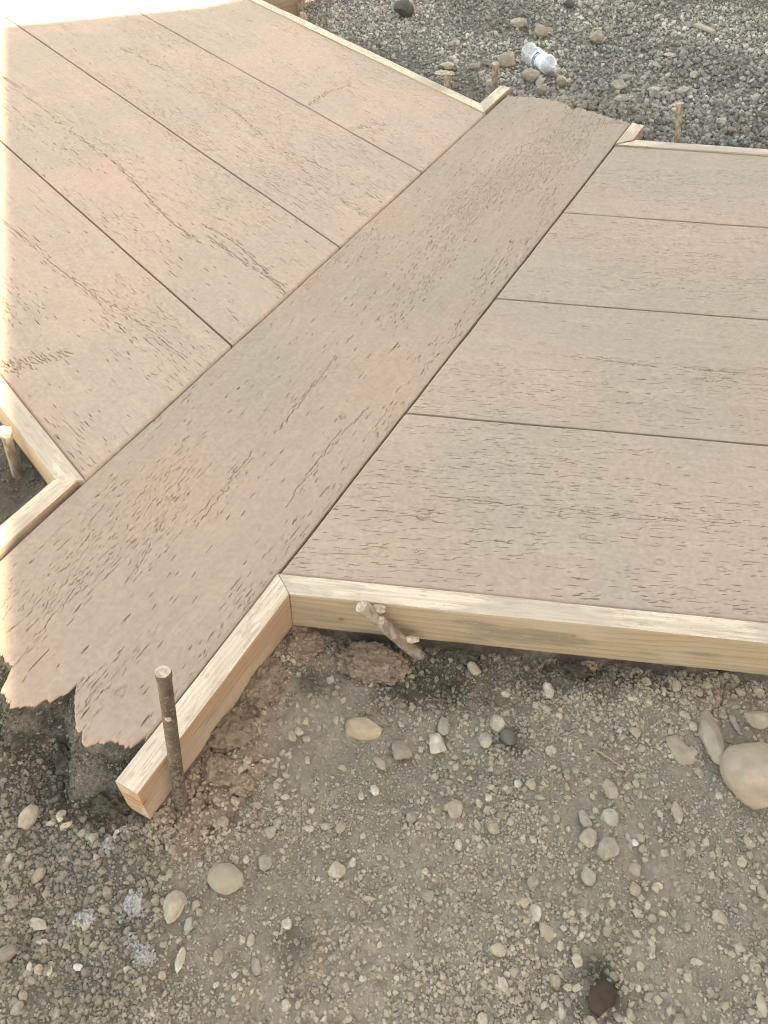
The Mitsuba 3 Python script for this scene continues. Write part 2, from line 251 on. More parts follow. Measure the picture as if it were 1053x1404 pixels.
(-0.099, 0.202, 0.013, 0.0124, 0.0075, 15, 'cream', 'a', 'cream square stone at the bottom'),
(-0.231, 0.403, 0.0119, 0.0095, 0.0055, -5, 'pinktan', 'a', 'pinkish block pebble below the foot of the round stake'),
(-0.21, 0.418, 0.021, 0.0191, 0.0126, -20, 'pinktan', 'r', 'pinkish stone right of the foot of the round stake'),
(-0.196, 0.448, 0.0153, 0.0163, 0.0095, 0, 'pinktan', 'a', 'pinkish angular stone beside the mud clods near the stake'),
(-0.184, 0.56, 0.013, 0.0155, 0.0091, 0, 'tan', 'r', 'tan ball pebble on the mud right of the short board'),
(-0.128, 0.549, 0.0183, 0.0189, 0.0107, 10, 'tan', 'a', 'tan flat pebble in front of the smooth yellowish stone'),
(-0.105, 0.547, 0.0151, 0.0128, 0.0083, -15, 'pinktan', 'r', 'pinkish oval pebble left of the smooth yellowish stone'),
(-0.117, 0.556, 0.013, 0.0167, 0.008, 30, 'cream', 'a', 'cream pebble between the tan and pinkish pebbles'),
(-0.1, 0.511, 0.0095, 0.015, 0.0059, 10, 'cream', 'a', 'small upright cream chip below the pinkish oval pebble'),
(-0.048, 0.501, 0.0157, 0.0101, 0.0066, -10, 'tan', 'r', 'tan flattish pebble below the smooth yellowish stone'),
(0.018, 3.639, 0.0758, 0.0569, 0.0607, 0, 'black', 'a', 'dark charcoal rock on the gravel behind the board'),
(0.39, 3.141, 0.0733, 0.055, 0.0512, 0, 'tan2', 'r', 'round tan cobble beside the far stake'),
(0.466, 3.033, 0.0664, 0.0498, 0.0531, 0, 'tan2', 'r', 'domed tan cobble just below the plastic bottle'),
(0.552, 3.479, 0.0592, 0.0444, 0.0474, 0, 'tan2', 'r', 'tan block cobble just above the plastic bottle'),
(0.473, 3.578, 0.0662, 0.0497, 0.0358, 0, 'cream', 'r', 'pale flat cobble left of the tan block cobble'),
(0.569, 2.996, 0.043, 0.0323, 0.0344, 20, 'cream', 'a', "cream pointed stone right of the plastic bottle's foot"),
(0.491, 2.902, 0.0371, 0.0279, 0.0297, 0, 'tan2', 'a', 'tan stone between the broken slab end and the domed cobble'),
(0.175, 3.117, 0.0547, 0.041, 0.0182, 0, 'cream', 'f', 'pale disc stone tilted up behind the mushroomed stake'),
(0.268, 3.104, 0.0415, 0.0312, 0.0254, 0, 'grey', 'r', 'grey curved stone left of the far stake'),
(0.758, 3.442, 0.0644, 0.0483, 0.0515, 0, 'tan2', 'r', 'round tan cobble alone right of the bottle'),
(0.701, 3.825, 0.0484, 0.0363, 0.0323, 0, 'black', 'a', 'small dark stone at the top edge'),
(0.334, 3.157, 0.0578, 0.0434, 0.0131, 0, 'brown', 'f', 'brown flat stone behind the far stake'),
(0.767, 2.985, 0.0505, 0.0379, 0.0314, -10, 'cream', 'a', 'pale angular stone near the far broken slab end'),
(0.887, 2.963, 0.0477, 0.0358, 0.0113, 0, 'white', 'f', 'whitish flat stone left of the leaning far stake'),
(0.807, 3.066, 0.0515, 0.0386, 0.0116, 0, 'grey', 'f', 'grey slab stone behind the pale angular stone'),
(0.754, 2.861, 0.0441, 0.0331, 0.0261, 0, 'palegreen', 'a', 'greenish angular stone close to the far broken slab end'),
(1.071, 2.652, 0.0302, 0.0227, 0.0186, 0, 'brown', 'a', 'brown stone right of the leaning far stake'),
(0.74, 3.712, 0.0296, 0.0222, 0.0074, 0, 'purewhite', 'f', 'tiny white scrap on the far gravel'),
(1.017, 3.304, 0.0489, 0.0367, 0.0068, 3, 'cream', 'f', 'thin pale sliver stone on the far gravel'),
(0.982, 2.951, 0.0401, 0.0301, 0.0267, 0, 'white', 'a', 'whitish stone behind the leaning far stake'),
(0.295, 3.026, 0.0255, 0.0191, 0.0204, 0, 'white', 'a', 'small white stone on the dirt left of the far stake'),
]

# ------------------------------------------------------------------ materials
noise, fbm, mix, smoothstep = mikit.noise, mikit.fbm, mikit.mix, mikit.smoothstep


def concrete_color(p, n, uv):
    a = fbm(p.x * 3.1 + 5, p.y * 3.1, 1.7, 3)
    b = fbm(p.x * 5.3 + 50, p.y * 5.3 + 9, 4.1, 3)
    c = noise(uv.x * 60, uv.y * 700, 3.0)
    d = fbm(p.x * 160, p.y * 160, p.z * 160, 2)
    e = fbm(uv.x * 9, uv.y * 70, 8.0, 3)
    col = mix((0.475, 0.395, 0.300), (0.535, 0.415, 0.318), smoothstep(0.42, 0.62, a))
    col = mix(col, (0.555, 0.392, 0.282), 0.32 * smoothstep(0.50, 0.76, b))
    col = mix(col, (0.450, 0.392, 0.305), 0.35 * smoothstep(0.50, 0.34, b))
    col = mix(col, (0.57, 0.48, 0.36), 0.25 * smoothstep(0.50, 0.75, e))
    # light and shade painted in: left boards brighter, middle band darker, right between
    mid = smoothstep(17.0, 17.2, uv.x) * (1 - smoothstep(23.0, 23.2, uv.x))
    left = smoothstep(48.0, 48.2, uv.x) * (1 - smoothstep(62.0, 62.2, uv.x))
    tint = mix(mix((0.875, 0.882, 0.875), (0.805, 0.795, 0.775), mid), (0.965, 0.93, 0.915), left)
    return col * tint * (0.84 + 0.24 * d + 0.07 * c)


def concrete_bump(p, n, uv):
    return 0.3 * fbm(uv.x * 200, uv.y * 700, 0.5, 2) + 0.7 * fbm(p.x * 380, p.y * 380, p.z * 380, 2)


scene['concrete'] = {'type': 'twosided', 'b': {'type': 'bumpmap', 'scale': 0.0011, 'tex': mikit.proc(concrete_bump, 4e-4),
                     'b': {'type': 'principled', 'base_color': mikit.proc(concrete_color), 'roughness': 0.78, 'specular': 0.28}}}


def rough_concrete_color(p, n, uv):
    a = fbm(p.x * 30, p.y * 30, p.z * 30, 3)
    b = fbm(p.x * 260, p.y * 260, p.z * 260, 2)
    return mix((0.060, 0.056, 0.045), (0.150, 0.138, 0.112), smoothstep(0.35, 0.68, a)) * (0.55 + 0.9 * b)


def rough_bump(p, n, uv):
    return fbm(p.x * 170, p.y * 170, p.z * 170, 5)


scene['raw_concrete'] = {'type': 'twosided', 'b': {'type': 'bumpmap', 'scale': 0.0075, 'tex': mikit.proc(rough_bump, 4e-4),
                         'b': {'type': 'principled', 'base_color': mikit.proc(rough_concrete_color), 'roughness': 0.8, 'specular': 0.3}}}
scene['slab_body'] = {'type': 'twosided', 'b': {'type': 'principled', 'base_color': {'type': 'rgb', 'value': [0.105, 0.082, 0.060]}, 'roughness': 0.85, 'specular': 0.2}}


def wood_material(name, ang, tone):
    e, m = unit(ang), unit(ang + 90)

    def local(p):
        return p.x * float(e[0]) + p.y * float(e[1]), p.x * float(m[0]) + p.y * float(m[1])

    def color(p, n, uv):
        l, w = local(p)
        warp = fbm(l * 2.2, w * 9, p.z * 9, 3)
        cz = -0.16 + 0.05 * noise(l * 0.8, 3.0, 1.0)
        r = dr.sqrt(dr.square(w - dr.floor(w / 0.31) * 0.31 - 0.15 + 0.03 * warp) * 0.6 + dr.square(p.z - cz)) * 78 + 4.6 * warp
        ring = r - dr.floor(r)
        late = smoothstep(0.45, 0.92, ring) * (1 - smoothstep(0.93, 1.0, ring))
        fib = fbm(l * 14, w * 520, p.z * 520, 2)
        col = mix((0.405, 0.312, 0.205), (0.315, 0.228, 0.140), 0.7 * late)
        col = col * (0.82 + 0.34 * fib)
        # grey weathering / cement stains with their own outline
        st = fbm(l * 7 + 31, w * 22, p.z * 22 + 4, 3)
        col = mix(col, (0.20, 0.180, 0.135), 0.6 * smoothstep(0.56, 0.70, st))
        # knots, about every 45 cm
        cl = dr.floor(l / 0.42)
        kx = (cl + 0.25 + 0.5 * mikit.cell_rand(cl, 5.0, 2.0)) * 0.42
        kz = -0.02 - 0.05 * mikit.cell_rand(cl, 9.0, 3.0)
        kd = dr.sqrt(dr.square((l - kx) * 0.8) + dr.square(p.z - kz))
        col = mix(col, (0.16, 0.085, 0.04), 0.9 * (1 - smoothstep(0.0026, 0.0046, kd)))
        col = mix(col, (0.36, 0.22, 0.10), 0.5 * (1 - smoothstep(0.004, 0.011, kd)))
        col = mi.Color3f(col * mi.Color3f(*tone))
        # cement dust lying on the upward face
        dust = smoothstep(0.6, 0.9, n.z) * (0.76 + 0.24 * smoothstep(0.32, 0.60, fbm(l * 9, w * 95, 2.0, 3)))
        col = mix(col, (0.755, 0.65, 0.495), dust * (0.70 + 0.30 * smoothstep(0.3, 0.6, fib)))
        sp = fbm(l * 60, w * 240, p.z * 240 + 7, 4)
        col = mix(col, (0.40, 0.335, 0.25), 0.55 * smoothstep(0.52, 0.72, sp))
        ce = fbm(l * 5 + 3, w * 16, p.z * 16, 4)
        col = mix(col, (0.43, 0.37, 0.285), 0.55 * smoothstep(0.55, 0.63, ce))
        return mi.Color3f(col)

    def bump(p, n, uv):
        l, w = local(p)
        return 0.7 * fbm(l * 25, w * 700, p.z * 700, 2) + 0.3 * fbm(p.x * 300, p.y * 300, p.z * 300, 2)

    scene[name] = {'type': 'twosided', 'b': {'type': 'bumpmap', 'scale': 0.0010, 'tex': mikit.proc(bump, 4e-4),
                   'b': {'type': 'principled', 'base_color': mikit.proc(color), 'roughness': 0.72, 'specular': 0.25}}}


wood_material('pine_band', A_STRIP, (0.94, 0.84, 0.83))
wood_material('pine_right', A_RIGHT, (1.0, 1.0, 1.0))
wood_material('pine_left', A_LEFT, (1.05, 1.02, 0.98))

# soil patches, in metres on the ground: (x, y, half width, half depth, strength)
WET = [(-.102, .643, .036, .034, .9), (.098, .659, .109, .061, 1.), (.029, .606, .039, .025, .4), (.198, .555, .028, .024, .8), (.27, .665, .081, .04, .9),
       (.415, .67, .105, .03, .9), (-.037, .715, .106, .028, .9), (.553, .668, .07, .025, .4), (-.483, .513, .147, .066, 1.), (-.383, .451, .071, .049, 1.),
       (-.468, .428, .09, .043, .5), (.091, .614, .067, .025, .6), (.282, .25, .024, .033, .9), (.276, .215, .03, .027, .5), (-.099, .264, .023, .034, .6),
       (-.317, .226, .053, .041, .5), (-.43, .247, .027, .021, .6), (-.699, 1.047, .082, .125, .6)]
GREY = [(-.411, .272, .137, .152, .8), (-.407, .39, .108, .073, .9), (-.311, .318, .038, .056, .6), (.088, .497, .211, .068, .3), (-.75, 1.05, .2, .3, .8)]
PINK = [(-.21, .604, .067, .091, 1.), (-.225, .488, .073, .051, 1.), (-.243, .414, .08, .047, .9), (0, .673, .069, .038, 1.), (.554, .63, .08, .04, .9),
        (.359, .681, .047, .034, .7), (.162, .687, .035, .027, .5), (-.141, .697, .058, .035, .7), (.498, .679, .07, .028, .6),
        (.27, 2.84, .16, .10, .6), (.95, 2.50, .25, .07, .6), (.10, 2.90, .16, .10, .5)]


def patch_field(x, y, patches, exp, wob):
    out = 0.0
    for a, b, s, t, k in patches:
        out = out + k * exp(-1.1 * (((x + wob[0] - a) / s) ** 2 + ((y + wob[1] - b) / t) ** 2) ** 1.3)
    return out


def np_fields(x, y):
    q = np.stack([x * 22, y * 22, np.zeros_like(x)], -1)
    wob = ((meshkit.fbm(q, 3, 5) - .5) * .07, (meshkit.fbm(q + 7.3, 3, 6) - .5) * .07)
    c = lambda P: np.clip(patch_field(x, y, P, np.exp, wob), 0, 1)
    far = np.clip((y - 1.9) / 0.3, 0, 1)
    return c(WET), c(GREY), c(PINK), far


def soil_rgb(wet, grey, pink, far):
    """the dirt's own colour, from numpy masks"""
    lerp = lambda a, b, t: a * (1 - t[..., None]) + np.asarray(b) * t[..., None]
    col = np.broadcast_to(np.array([0.330, 0.286, 0.215]), wet.shape + (3,))
    col = lerp(col, (0.255, 0.238, 0.195), far)
    col = lerp(col, (0.175, 0.166, 0.132), grey)
    col = lerp(col, (0.305, 0.228, 0.156), pink * .85)
    col = lerp(col, (0.075, 0.066, 0.046), wet * .9)
    return col


def ground_color(p, n, uv):
    wx = (fbm(p.x * 22, p.y * 22, 1.0, 3) - .5) * .07
    wy = (fbm(p.x * 22 + 7.3, p.y * 22 + 7.3, 3.0, 3) - .5) * .07
    f = lambda P: dr.clip(patch_field(p.x, p.y, P, dr.exp, (wx, wy)), 0, 1)
    col = mix((0.330, 0.286, 0.215), (0.255, 0.238, 0.195), smoothstep(1.9, 2.2, p.y))
    col = mix(col, (0.175, 0.166, 0.132), f(GREY))
    col = mix(col, (0.305, 0.228, 0.156), f(PINK) * .85)
    col = mix(col, (0.075, 0.066, 0.046), f(WET) * .9)
    m1 = fbm(p.x * 9, p.y * 9, 2.0, 3)
    m2 = fbm(p.x * 330, p.y * 330, p.z * 330, 3)
    far1, far2, who = mikit.voronoi(p.x * 45, p.y * 45)
    peb = smoothstep(5.0, 7.0, dr.sqrt(dr.square(p.x) + dr.square(p.y)))
    g1, g2, gw = mikit.voronoi(p.x * 150 + 3 * m2, p.y * 150)
    h1, h2, hw = mikit.voronoi(p.x * 290, p.y * 290 + 2 * m2)
    grit = 0.84 + 0.22 * gw * smoothstep(0.40, 0.62, fbm(p.x * 26, p.y * 26, 6.0, 2)) + 0.16 * hw
    return mi.Color3f(col * grit * 1.13 * (0.76 + 0.30 * m1 + 0.26 * (m2 - .25)) * (1 + peb * (0.5 * who - 0.35)))


def ground_bump(p, n, uv):
    w = fbm(p.x * 210, p.y * 210, p.z * 210, 4)
    a1, a2, aw = mikit.voronoi(p.x * 150 + .6 * w, p.y * 150)
    b1, b2, bw = mikit.voronoi(p.x * 300, p.y * 300 + .6 * w)
    k = smoothstep(0.38, 0.62, fbm(p.x * 26, p.y * 26, 6.0, 2))
    return 0.6 * w + 0.42 * k * smoothstep(0.02, 0.35, a2 - a1) * (0.4 + 0.6 * aw) + 0.25 * smoothstep(0.02, 0.35, b2 - b1) * (0.4 + 0.6 * bw)


scene['soil'] = {'type': 'twosided', 'b': {'type': 'bumpmap', 'scale': 0.0065, 'tex': mikit.proc(ground_bump, 4e-4),
                 'b': {'type': 'principled', 'base_color': mikit.proc(ground_color), 'roughness': 0.9, 'specular': 0.15}}}


def stone_bump(p, n, uv):
    return fbm(p.x * 160, p.y * 160, p.z * 160, 4)


scene['stone_skin'] = {'type': 'twosided', 'b': {'type': 'bumpmap', 'scale': 0.0022, 'tex': mikit.proc(stone_bump, 5e-4),
                       'b': {'type': 'principled', 'base_color': {'type': 'mesh_attribute', 'name': 'vertex_color'}, 'roughness': 0.7, 'specular': 0.25}}}
scene['gravel_skin'] = {'type': 'twosided', 'b': {'type': 'principled', 'base_color': {'type': 'mesh_attribute', 'name': 'vertex_color'}, 'roughness': 0.85, 'specular': 0.2}}


def steel_color(p, n, uv):
    a = fbm(p.x * 60, p.y * 60, p.z * 25, 3)
    b = fbm(p.x * 330, p.y * 330, p.z * 200, 4)
    col = mix((0.085, 0.070, 0.055), (0.135, 0.110, 0.085), smoothstep(0.35, 0.6, a))
    splash = smoothstep(0.52, 0.64, b + 0.20 * (1 - smoothstep(-0.09, 0.13, p.z)) - 0.07)
    return mix(col, (0.235, 0.20, 0.155), 0.62 * splash)


scene['stake_steel'] = {'type': 'twosided', 'b': {'type': 'bumpmap', 'scale': 0.0009, 'tex': mikit.proc(stone_bump, 5e-4),
                        'b': {'type': 'principled', 'base_color': mikit.proc(steel_color), 'roughness': 0.55, 'metallic': 0.25, 'specular': 0.4}}}


def dusty_steel_color(p, n, uv):
    a = fbm(p.x * 150, p.y * 150, p.z * 60, 3)
    return mix((0.20, 0.165, 0.125), (0.33, 0.275, 0.21), smoothstep(0.35, 0.62, a))


scene['dusty_steel'] = {'type': 'twosided', 'b': {'type': 'bumpmap', 'scale': 0.0009, 'tex': mikit.proc(stone_bump, 5e-4),
                        'b': {'type': 'principled', 'base_color': mikit.proc(dusty_steel_color), 'roughness': 0.8, 'specular': 0.25}}}


def mortar_color(p, n, uv):
    a = fbm(p.x * 200, p.y * 200, p.z * 200, 3)
    return mix((0.37, 0.31, 0.235), (0.60, 0.51, 0.40), smoothstep(0.3, 0.7, a))


scene['mortar'] = {'type': 'twosided', 'b': {'type': 'bumpmap', 'scale': 0.003, 'tex': mikit.proc(stone_bump, 5e-4),
                   'b': {'type': 'principled', 'base_color': mikit.proc(mortar_color), 'roughness': 0.9, 'specular': 0.2}}}


def plain(name, rgb, rough=0.8, spec=0.25):
    scene[name] = {'type': 'twosided', 'b': {'type': 'principled', 'base_color': {'type': 'rgb', 'value': list(rgb)}, 'roughness': rough, 'specular': spec}}

# ------------------------------------------------------------------ ground sheet
path_poly = Polygon([O_R + D_S * near_u(0.0), *[O_R + D_S * near_u(v) + N_S * v for v in np.linspace(0.005, .405, 80)], O_R + D_S * near_u(.41) + N_S * .411,
                     O_L, K_N, K_N + N_F * W_PLANK, K_F + N_F * W_PLANK + D_F * .24, K_F + D_F * .24, K_F, F_L,
                     *[O_R + D_S * far_u(v) + N_S * v for v in np.linspace(.41, 0, 60)], F_R, F_R + D_R * 2.6, O_R + D_R * 2.6, O_R]).buffer(0)


def dist_to(poly, x, y):
    return shapely.distance(poly.boundary, shapely.points(x, y))


BOARD_FRONT = shapely.LineString([O_R + D_S * -.41 - N_S * .038, O_R - N_S * .038 + D_S * -.03, O_R + D_R * .05 - np.array([0, .038]), O_R + D_R * 1.5 + np.array([0, -.038])])


def ground_z(x, y):
    x, y = np.broadcast_arrays(np.asarray(x, float), np.asarray(y, float))
    q = np.stack([x, y, 0 * x], -1)
    z = -0.0925 + 0.016 * (meshkit.fbm(q * 5, 3, 1) - .5)
    near = np.exp(-np.maximum(0, np.abs(x) - 1.2) - np.maximum(0, np.abs(y - 2) - 2.4))
    wet, grey, pink, far = np_fields(x, y)
    # lumpy mud squeezed along the forms
    d = shapely.distance(BOARD_FRONT, shapely.points(x, y))
    berm = np.exp(-(np.maximum(d - .012, 0) / .05) ** 2) * (y < 1.2)
    lump = np.abs(meshkit.fbm(q * 34, 3, 2) - .5)
    z = z + berm * (0.002 + 0.030 * (lump - .09)) + pink * 0.022 * (meshkit.fbm(q * 26, 3, 8) - .42)
    crack = np.abs(meshkit.fbm(q * 19, 3, 21) - .5)
    z = z - pink * 0.012 * np.exp(-(crack / .012) ** 2)
    z = z - 0.014 * np.exp(-(d / .014) ** 2) * (x > -.12) * (y < 1.2)          # little trench under the long board
    z = z + wet * 0.020 * (meshkit.fbm(q * 42, 3, 3) - .5)
    z = z + near * (0.0095 * (meshkit.fbm(q * 70, 3, 4) - .5) + 0.015 * (meshkit.fbm(q * 28, 2, 14) - .5))
    # gravel banked against the far end
    z = z + 0.060 * np.exp(-((y - 2.72) / .13) ** 2 - ((x - .62) / .20) ** 2)
    z = z + 0.02 * far * (meshkit.fbm(q * 3, 2, 9) - .4)
    z = z + .022 * np.exp(-((x + .475) / .07) ** 2 - ((y - .545) / .035) ** 2) * (.6 + .8 * meshkit.fbm(q * 30, 3, 31))
    z = z - 0.004 * np.exp(-(((x - .545) / .075) ** 2 + ((y - .5) / .08) ** 2))
    return z


def axis(parts):
    out = [np.linspace(a, b, n, endpoint=False) for a, b, n in parts]
    return np.concatenate(out + [[parts[-1][1]]])


gx = axis([(-60, -6, 8), (-6, -1.6, 12), (-1.6, -.72, 44), (-.72, .74, 310), (.74, 2.2, 80), (2.2, 6, 12), (6, 60, 8)])
gy = axis([(-60, -6, 8), (-6, -.3, 16), (-.3, .04, 12), (.04, .80, 162), (.80, 1.3, 50), (1.3, 2.3, 20), (2.3, 4.4, 130), (4.4, 8, 18), (8, 60, 8)])
GX, GY = np.meshgrid(gx, gy)
GZ = ground_z(GX, GY)
inside = shapely.contains_xy(path_poly.buffer(-.012), GX, GY)
GZ = np.where(inside, -0.135, GZ)
add('ground', grid_mesh(GX, GY, GZ), 'soil', smooth=True)
tag('ground', 'tan gravelly dirt around the new path, damp and dark beside the slab', kind='structure')

# ------------------------------------------------------------------ the stamped path
labels['path'] = {'label': 'tan concrete path stamped like wide weathered wood planks', 'kind': 'structure'}
_planks = []


def stamp(H, u_ax, v_ax, cu, cv, L, w, dep, slope):
    du, dv_ = u_ax[1] - u_ax[0], v_ax[1] - v_ax[0]
    hv = 3 * w + abs(slope) * L / 2
    i0, i1 = int((cu - L / 2 - u_ax[0]) / du), int((cu + L / 2 - u_ax[0]) / du) + 2
    j0, j1 = int((cv - hv - v_ax[0]) / dv_), int((cv + hv - v_ax[0]) / dv_) + 2
    i0, j0, i1, j1 = max(i0, 0), max(j0, 0), min(i1, len(u_ax)), min(j1, len(v_ax))
    if i1 <= i0 or j1 <= j0:
        return
    uu, vv = u_ax[i0:i1][None, :] - cu, v_ax[j0:j1][:, None] - cv
    t = np.clip(1 - (2 * uu / L) ** 2, 0, 1) ** .6
    pr = dep * t * np.exp(-((vv - slope * uu - .0006 * np.sin(uu * 900)) / w) ** 2)
    H[j0:j1, i0:i1] = np.minimum(H[j0:j1, i0:i1], H[j0:j1, i0:i1] * .3 - pr)


def plank(O, ang, v0, v1, fa, fb, seed, dens=1.0, dv=0.0017, du=0.0045, fine=9.0, size=1.0, bias=None, crk=1.0):
    """one stamped board of the slab: a relief with grain pits, checks and knots, rounded at its joints"""
    rng = np.random.RandomState(seed)
    e, n = unit(ang), unit(ang + 90)
    O = np.asarray(O)
    gap, rim = 0.0026, 0.0066
    v = np.unique(np.concatenate([np.arange(v0 + gap, v1 - gap, dv), [v1 - gap], v0 + gap + np.array([.0007, .0024, .0045]), v1 - gap - np.array([.0007, .0024, .0045])]))
    ua, ub = fa(v), fb(v)
    Lmax = float(np.max(ub - ua))
    tl = [0.0]
    while tl[-1] < Lmax:
        tl.append(tl[-1] + du * (1 if tl[-1] < fine else 6))
    tl = np.array(tl)
    t = np.unique(np.clip(np.concatenate([tl / tl[-1], np.array([.0007, .0024, .0045]) / Lmax, 1 - np.array([.0007, .0024, .0045]) / Lmax]), 0, 1))
    U = ua[:, None] + t[None, :] * (ub - ua)[:, None]
    V = np.broadcast_to(v[:, None], U.shape)
    # relief raster in plank space
    u_ax = np.arange(ua.min() - .01, min(ub.max(), ua.min() + fine + .3) + .01, .0025)
    v_ax = np.arange(v0 - .004, v1 + .004, .0008)
    cu, cv = np.meshgrid(u_ax[::4], v_ax[::4])
    base = 0.0036 * (meshkit.fbm(np.stack([cu * 5, cv * 13, 0 * cu + seed], -1), 3, seed) - .5)
    base = nzoom(base, (len(v_ax) / base.shape[0], len(u_ax) / base.shape[1]), order=1)
    ru, rv = np.meshgrid(u_ax[::2], v_ax)
    ridge = 0.0009 * (meshkit.fbm(np.stack([ru * 16 + 2 * meshkit.noise(np.stack([ru * 4, rv * 9, 0 * ru], -1)), rv * 190, 0 * ru + 3], -1), 2, seed + 1) - .5)
    ridge = nzoom(ridge, (1, len(u_ax) / ridge.shape[1]), order=1)
    H = np.zeros((len(v_ax), len(u_ax)))
    area = (u_ax[-1] - u_ax[0]) * (v1 - v0)
    slots = []
    k = int(15000 * dens * area)
    c_u, c_v = rng.uniform(u_ax[0], u_ax[-1], k), rng.uniform(v0, v1, k)
    cl = meshkit.fbm(np.stack([c_u * 2.6, c_v * 9.5, 0 * c_u + seed], -1), 3, seed + 5)
    sw = .05 * (meshkit.noise(np.stack([c_u * 5, c_v * 5, 0 * c_u], -1), seed) - .5)
    for a, b, c, s in zip(c_u, c_v, cl, sw):
        if rng.rand() < np.clip((c - .475) * 6.5, .03, .9) * (1 if bias is None else bias(b)):
            big = rng.rand() < .06
            q_ = rng.rand() ** 2.0
            slots.append((a, b, size * (.005 + .013 * rng.rand() ** 1.8) * (2.4 if big else 1), (.0006 + .0010 * q_ + .0004 * big) * size, .0006 + .0046 * q_ + .0015 * big, s + rng.uniform(-.03, .03)))
    for _ in range(int(120 * area)):                       # small round pits
        slots.append((rng.uniform(u_ax[0], u_ax[-1]), rng.uniform(v0, v1), rng.uniform(.006, .011), rng.uniform(.0018, .0034), rng.uniform(.0025, .006), rng.uniform(-.15, .15)))

    def to_uv(q):
        q = np.asarray(q) - O
        return float(q @ e), float(q @ n)
    for line in CRACKS:
        pts = np.array([to_uv(q) for q in line])
        if pts[:, 1].max() < v0 or pts[:, 1].min() > v1 or pts[:, 0].max() < u_ax[0] or pts[:, 0].min() > u_ax[-1]:
            continue
        for a, b in zip(pts[:-1], pts[1:]):
            m = max(2, int(np.linalg.norm(b - a) / .0040))
            w0 = rng.uniform(.0016, .0028) * crk
            tilt = float(np.clip((b - a)[1] / ((b - a)[0] if abs((b - a)[0]) > 1e-4 else 1e-4), -.5, .5))
            for s in np.linspace(0, 1, m):
                if rng.rand() < .18:
                    continue
                q = a + (b - a) * s + rng.randn(2) * (.0030, .0016)
                slots.append((q[0], q[1], rng.uniform(.010, .018), w0 * rng.uniform(.8, 1.7), rng.uniform(.003, .007) * crk, tilt))
                stamp(H, u_ax, v_ax, q[0], q[1], rng.uniform(.006, .012), w0 * 1.3, rng.uniform(.0004, .0011), 0)
            for _ in range(max(2, m // 2)):
                q = a + (b - a) * rng.rand() + rng.randn(2) * (.010, .007)
                slots.append((q[0], q[1], rng.uniform(.008, .024), .0015 * crk, rng.uniform(.003, .006) * crk, rng.uniform(-.05, .05)))
    CU, CV = None, None
    for x, y, r in KNOTS:
        a, b = to_uv((x, y))
        if v0 < b < v1 and u_ax[0] < a < u_ax[-1]:
            if CU is None:
                CU, CV = np.meshgrid(u_ax, v_ax)
            win = (abs(CU - a) < 3 * r) & (abs(CV - b) < 3 * r)
            rr = np.hypot(CU[win] - a, (CV[win] - b) * 1.25) * (1 + .12 * np.sin(3 * np.arctan2(CV[win] - b, CU[win] - a) + seed))
            H[win] += -.0036 * np.exp(-((rr - r * .9) / .0016) ** 2) - .0012 * np.exp(-((rr - r * .45) / .0012) ** 2) * (r > .0075) + .0008 * np.exp(-(rr / r) ** 4)
    for x, y in DOTS:
        a, b = to_uv((x, y))
        if v0 < b < v1:
            slots.insert(0, (a, b, rng.uniform(.010, .014) * size ** 1.5, rng.uniform(.0034, .0048) * size ** 1.5, .0085 * size, 0.0))
    H = H + base + ridge
    ii, jj = (U - u_ax[0]) / (u_ax[1] - u_ax[0]), (V - v_ax[0]) / (v_ax[1] - v_ax[0])
    Z = map_coordinates(H, [jj, ii], order=1, mode='nearest') - .001
    dd = np.minimum(np.minimum(V - v0, v1 - V), np.minimum(U - ua[:, None], ub[:, None] - U)) - 0 * U
    Z = Z - .0056 * np.clip(1 - np.maximum(dd, 0) / rim, 0, 1) ** 2
    # grain pits: narrow slots, cut by drawing three rows of the mesh together at each one
    V = V.copy()
    used = np.zeros(V.shape, bool)
    for a, b, L, w, dep, sl in slots:
        j0 = int(np.searchsorted(v, b))
        if j0 < 5 or j0 > len(v) - 6:
            continue
        ii_ = np.nonzero(np.abs(U[j0] - a) < L / 2)[0]
        ii_ = ii_[(ii_ > 3) & (ii_ < U.shape[1] - 4)]
        if len(ii_) < 2:
            ii_ = np.array([int(np.argmin(np.abs(U[j0] - a)))])
            if ii_[0] < 4 or ii_[0] > U.shape[1] - 5:
                continue
        uu = U[j0, ii_] - a
        cc = b + sl * uu + .00022 * np.sin(uu * 420 + a * 300)
        jj_ = np.clip(np.searchsorted(v, cc), 5, len(v) - 6)
        jj_ = np.where(np.abs(v[jj_ - 1] - cc) < np.abs(v[jj_] - cc), jj_ - 1, jj_)
        free = ~(used[jj_, ii_] | used[jj_ - 1, ii_] | used[jj_ + 1, ii_])
        jj_, ii_, cc, uu = jj_[free], ii_[free], cc[free], uu[free]
        if not len(ii_):
            continue
        tp = np.clip(1 - (2 * uu / L) ** 2, .12, 1) ** .5
        V[jj_, ii_] = cc
        V[jj_ - 1, ii_] = np.minimum(cc - w * tp / 2, v[jj_ - 1] + .0012)
        V[jj_ + 1, ii_] = np.maximum(cc + w * tp / 2, v[jj_ + 1] - .0012)
        Z[jj_, ii_] -= dep * tp
        used[jj_, ii_] = used[jj_ - 1, ii_] = used[jj_ + 1, ii_] = True
    XY = O + U[..., None] * e + V[..., None] * n
    X, Y = np.pad(XY[..., 0], 1, mode='edge'), np.pad(XY[..., 1], 1, mode='edge')
    Zp = np.pad(Z, 1, constant_values=-.022)
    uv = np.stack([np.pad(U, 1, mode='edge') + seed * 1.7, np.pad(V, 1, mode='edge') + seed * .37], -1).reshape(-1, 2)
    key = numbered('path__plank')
    add(key, grid_mesh(X, Y, Zp), 'concrete', smooth=False, uv=uv)


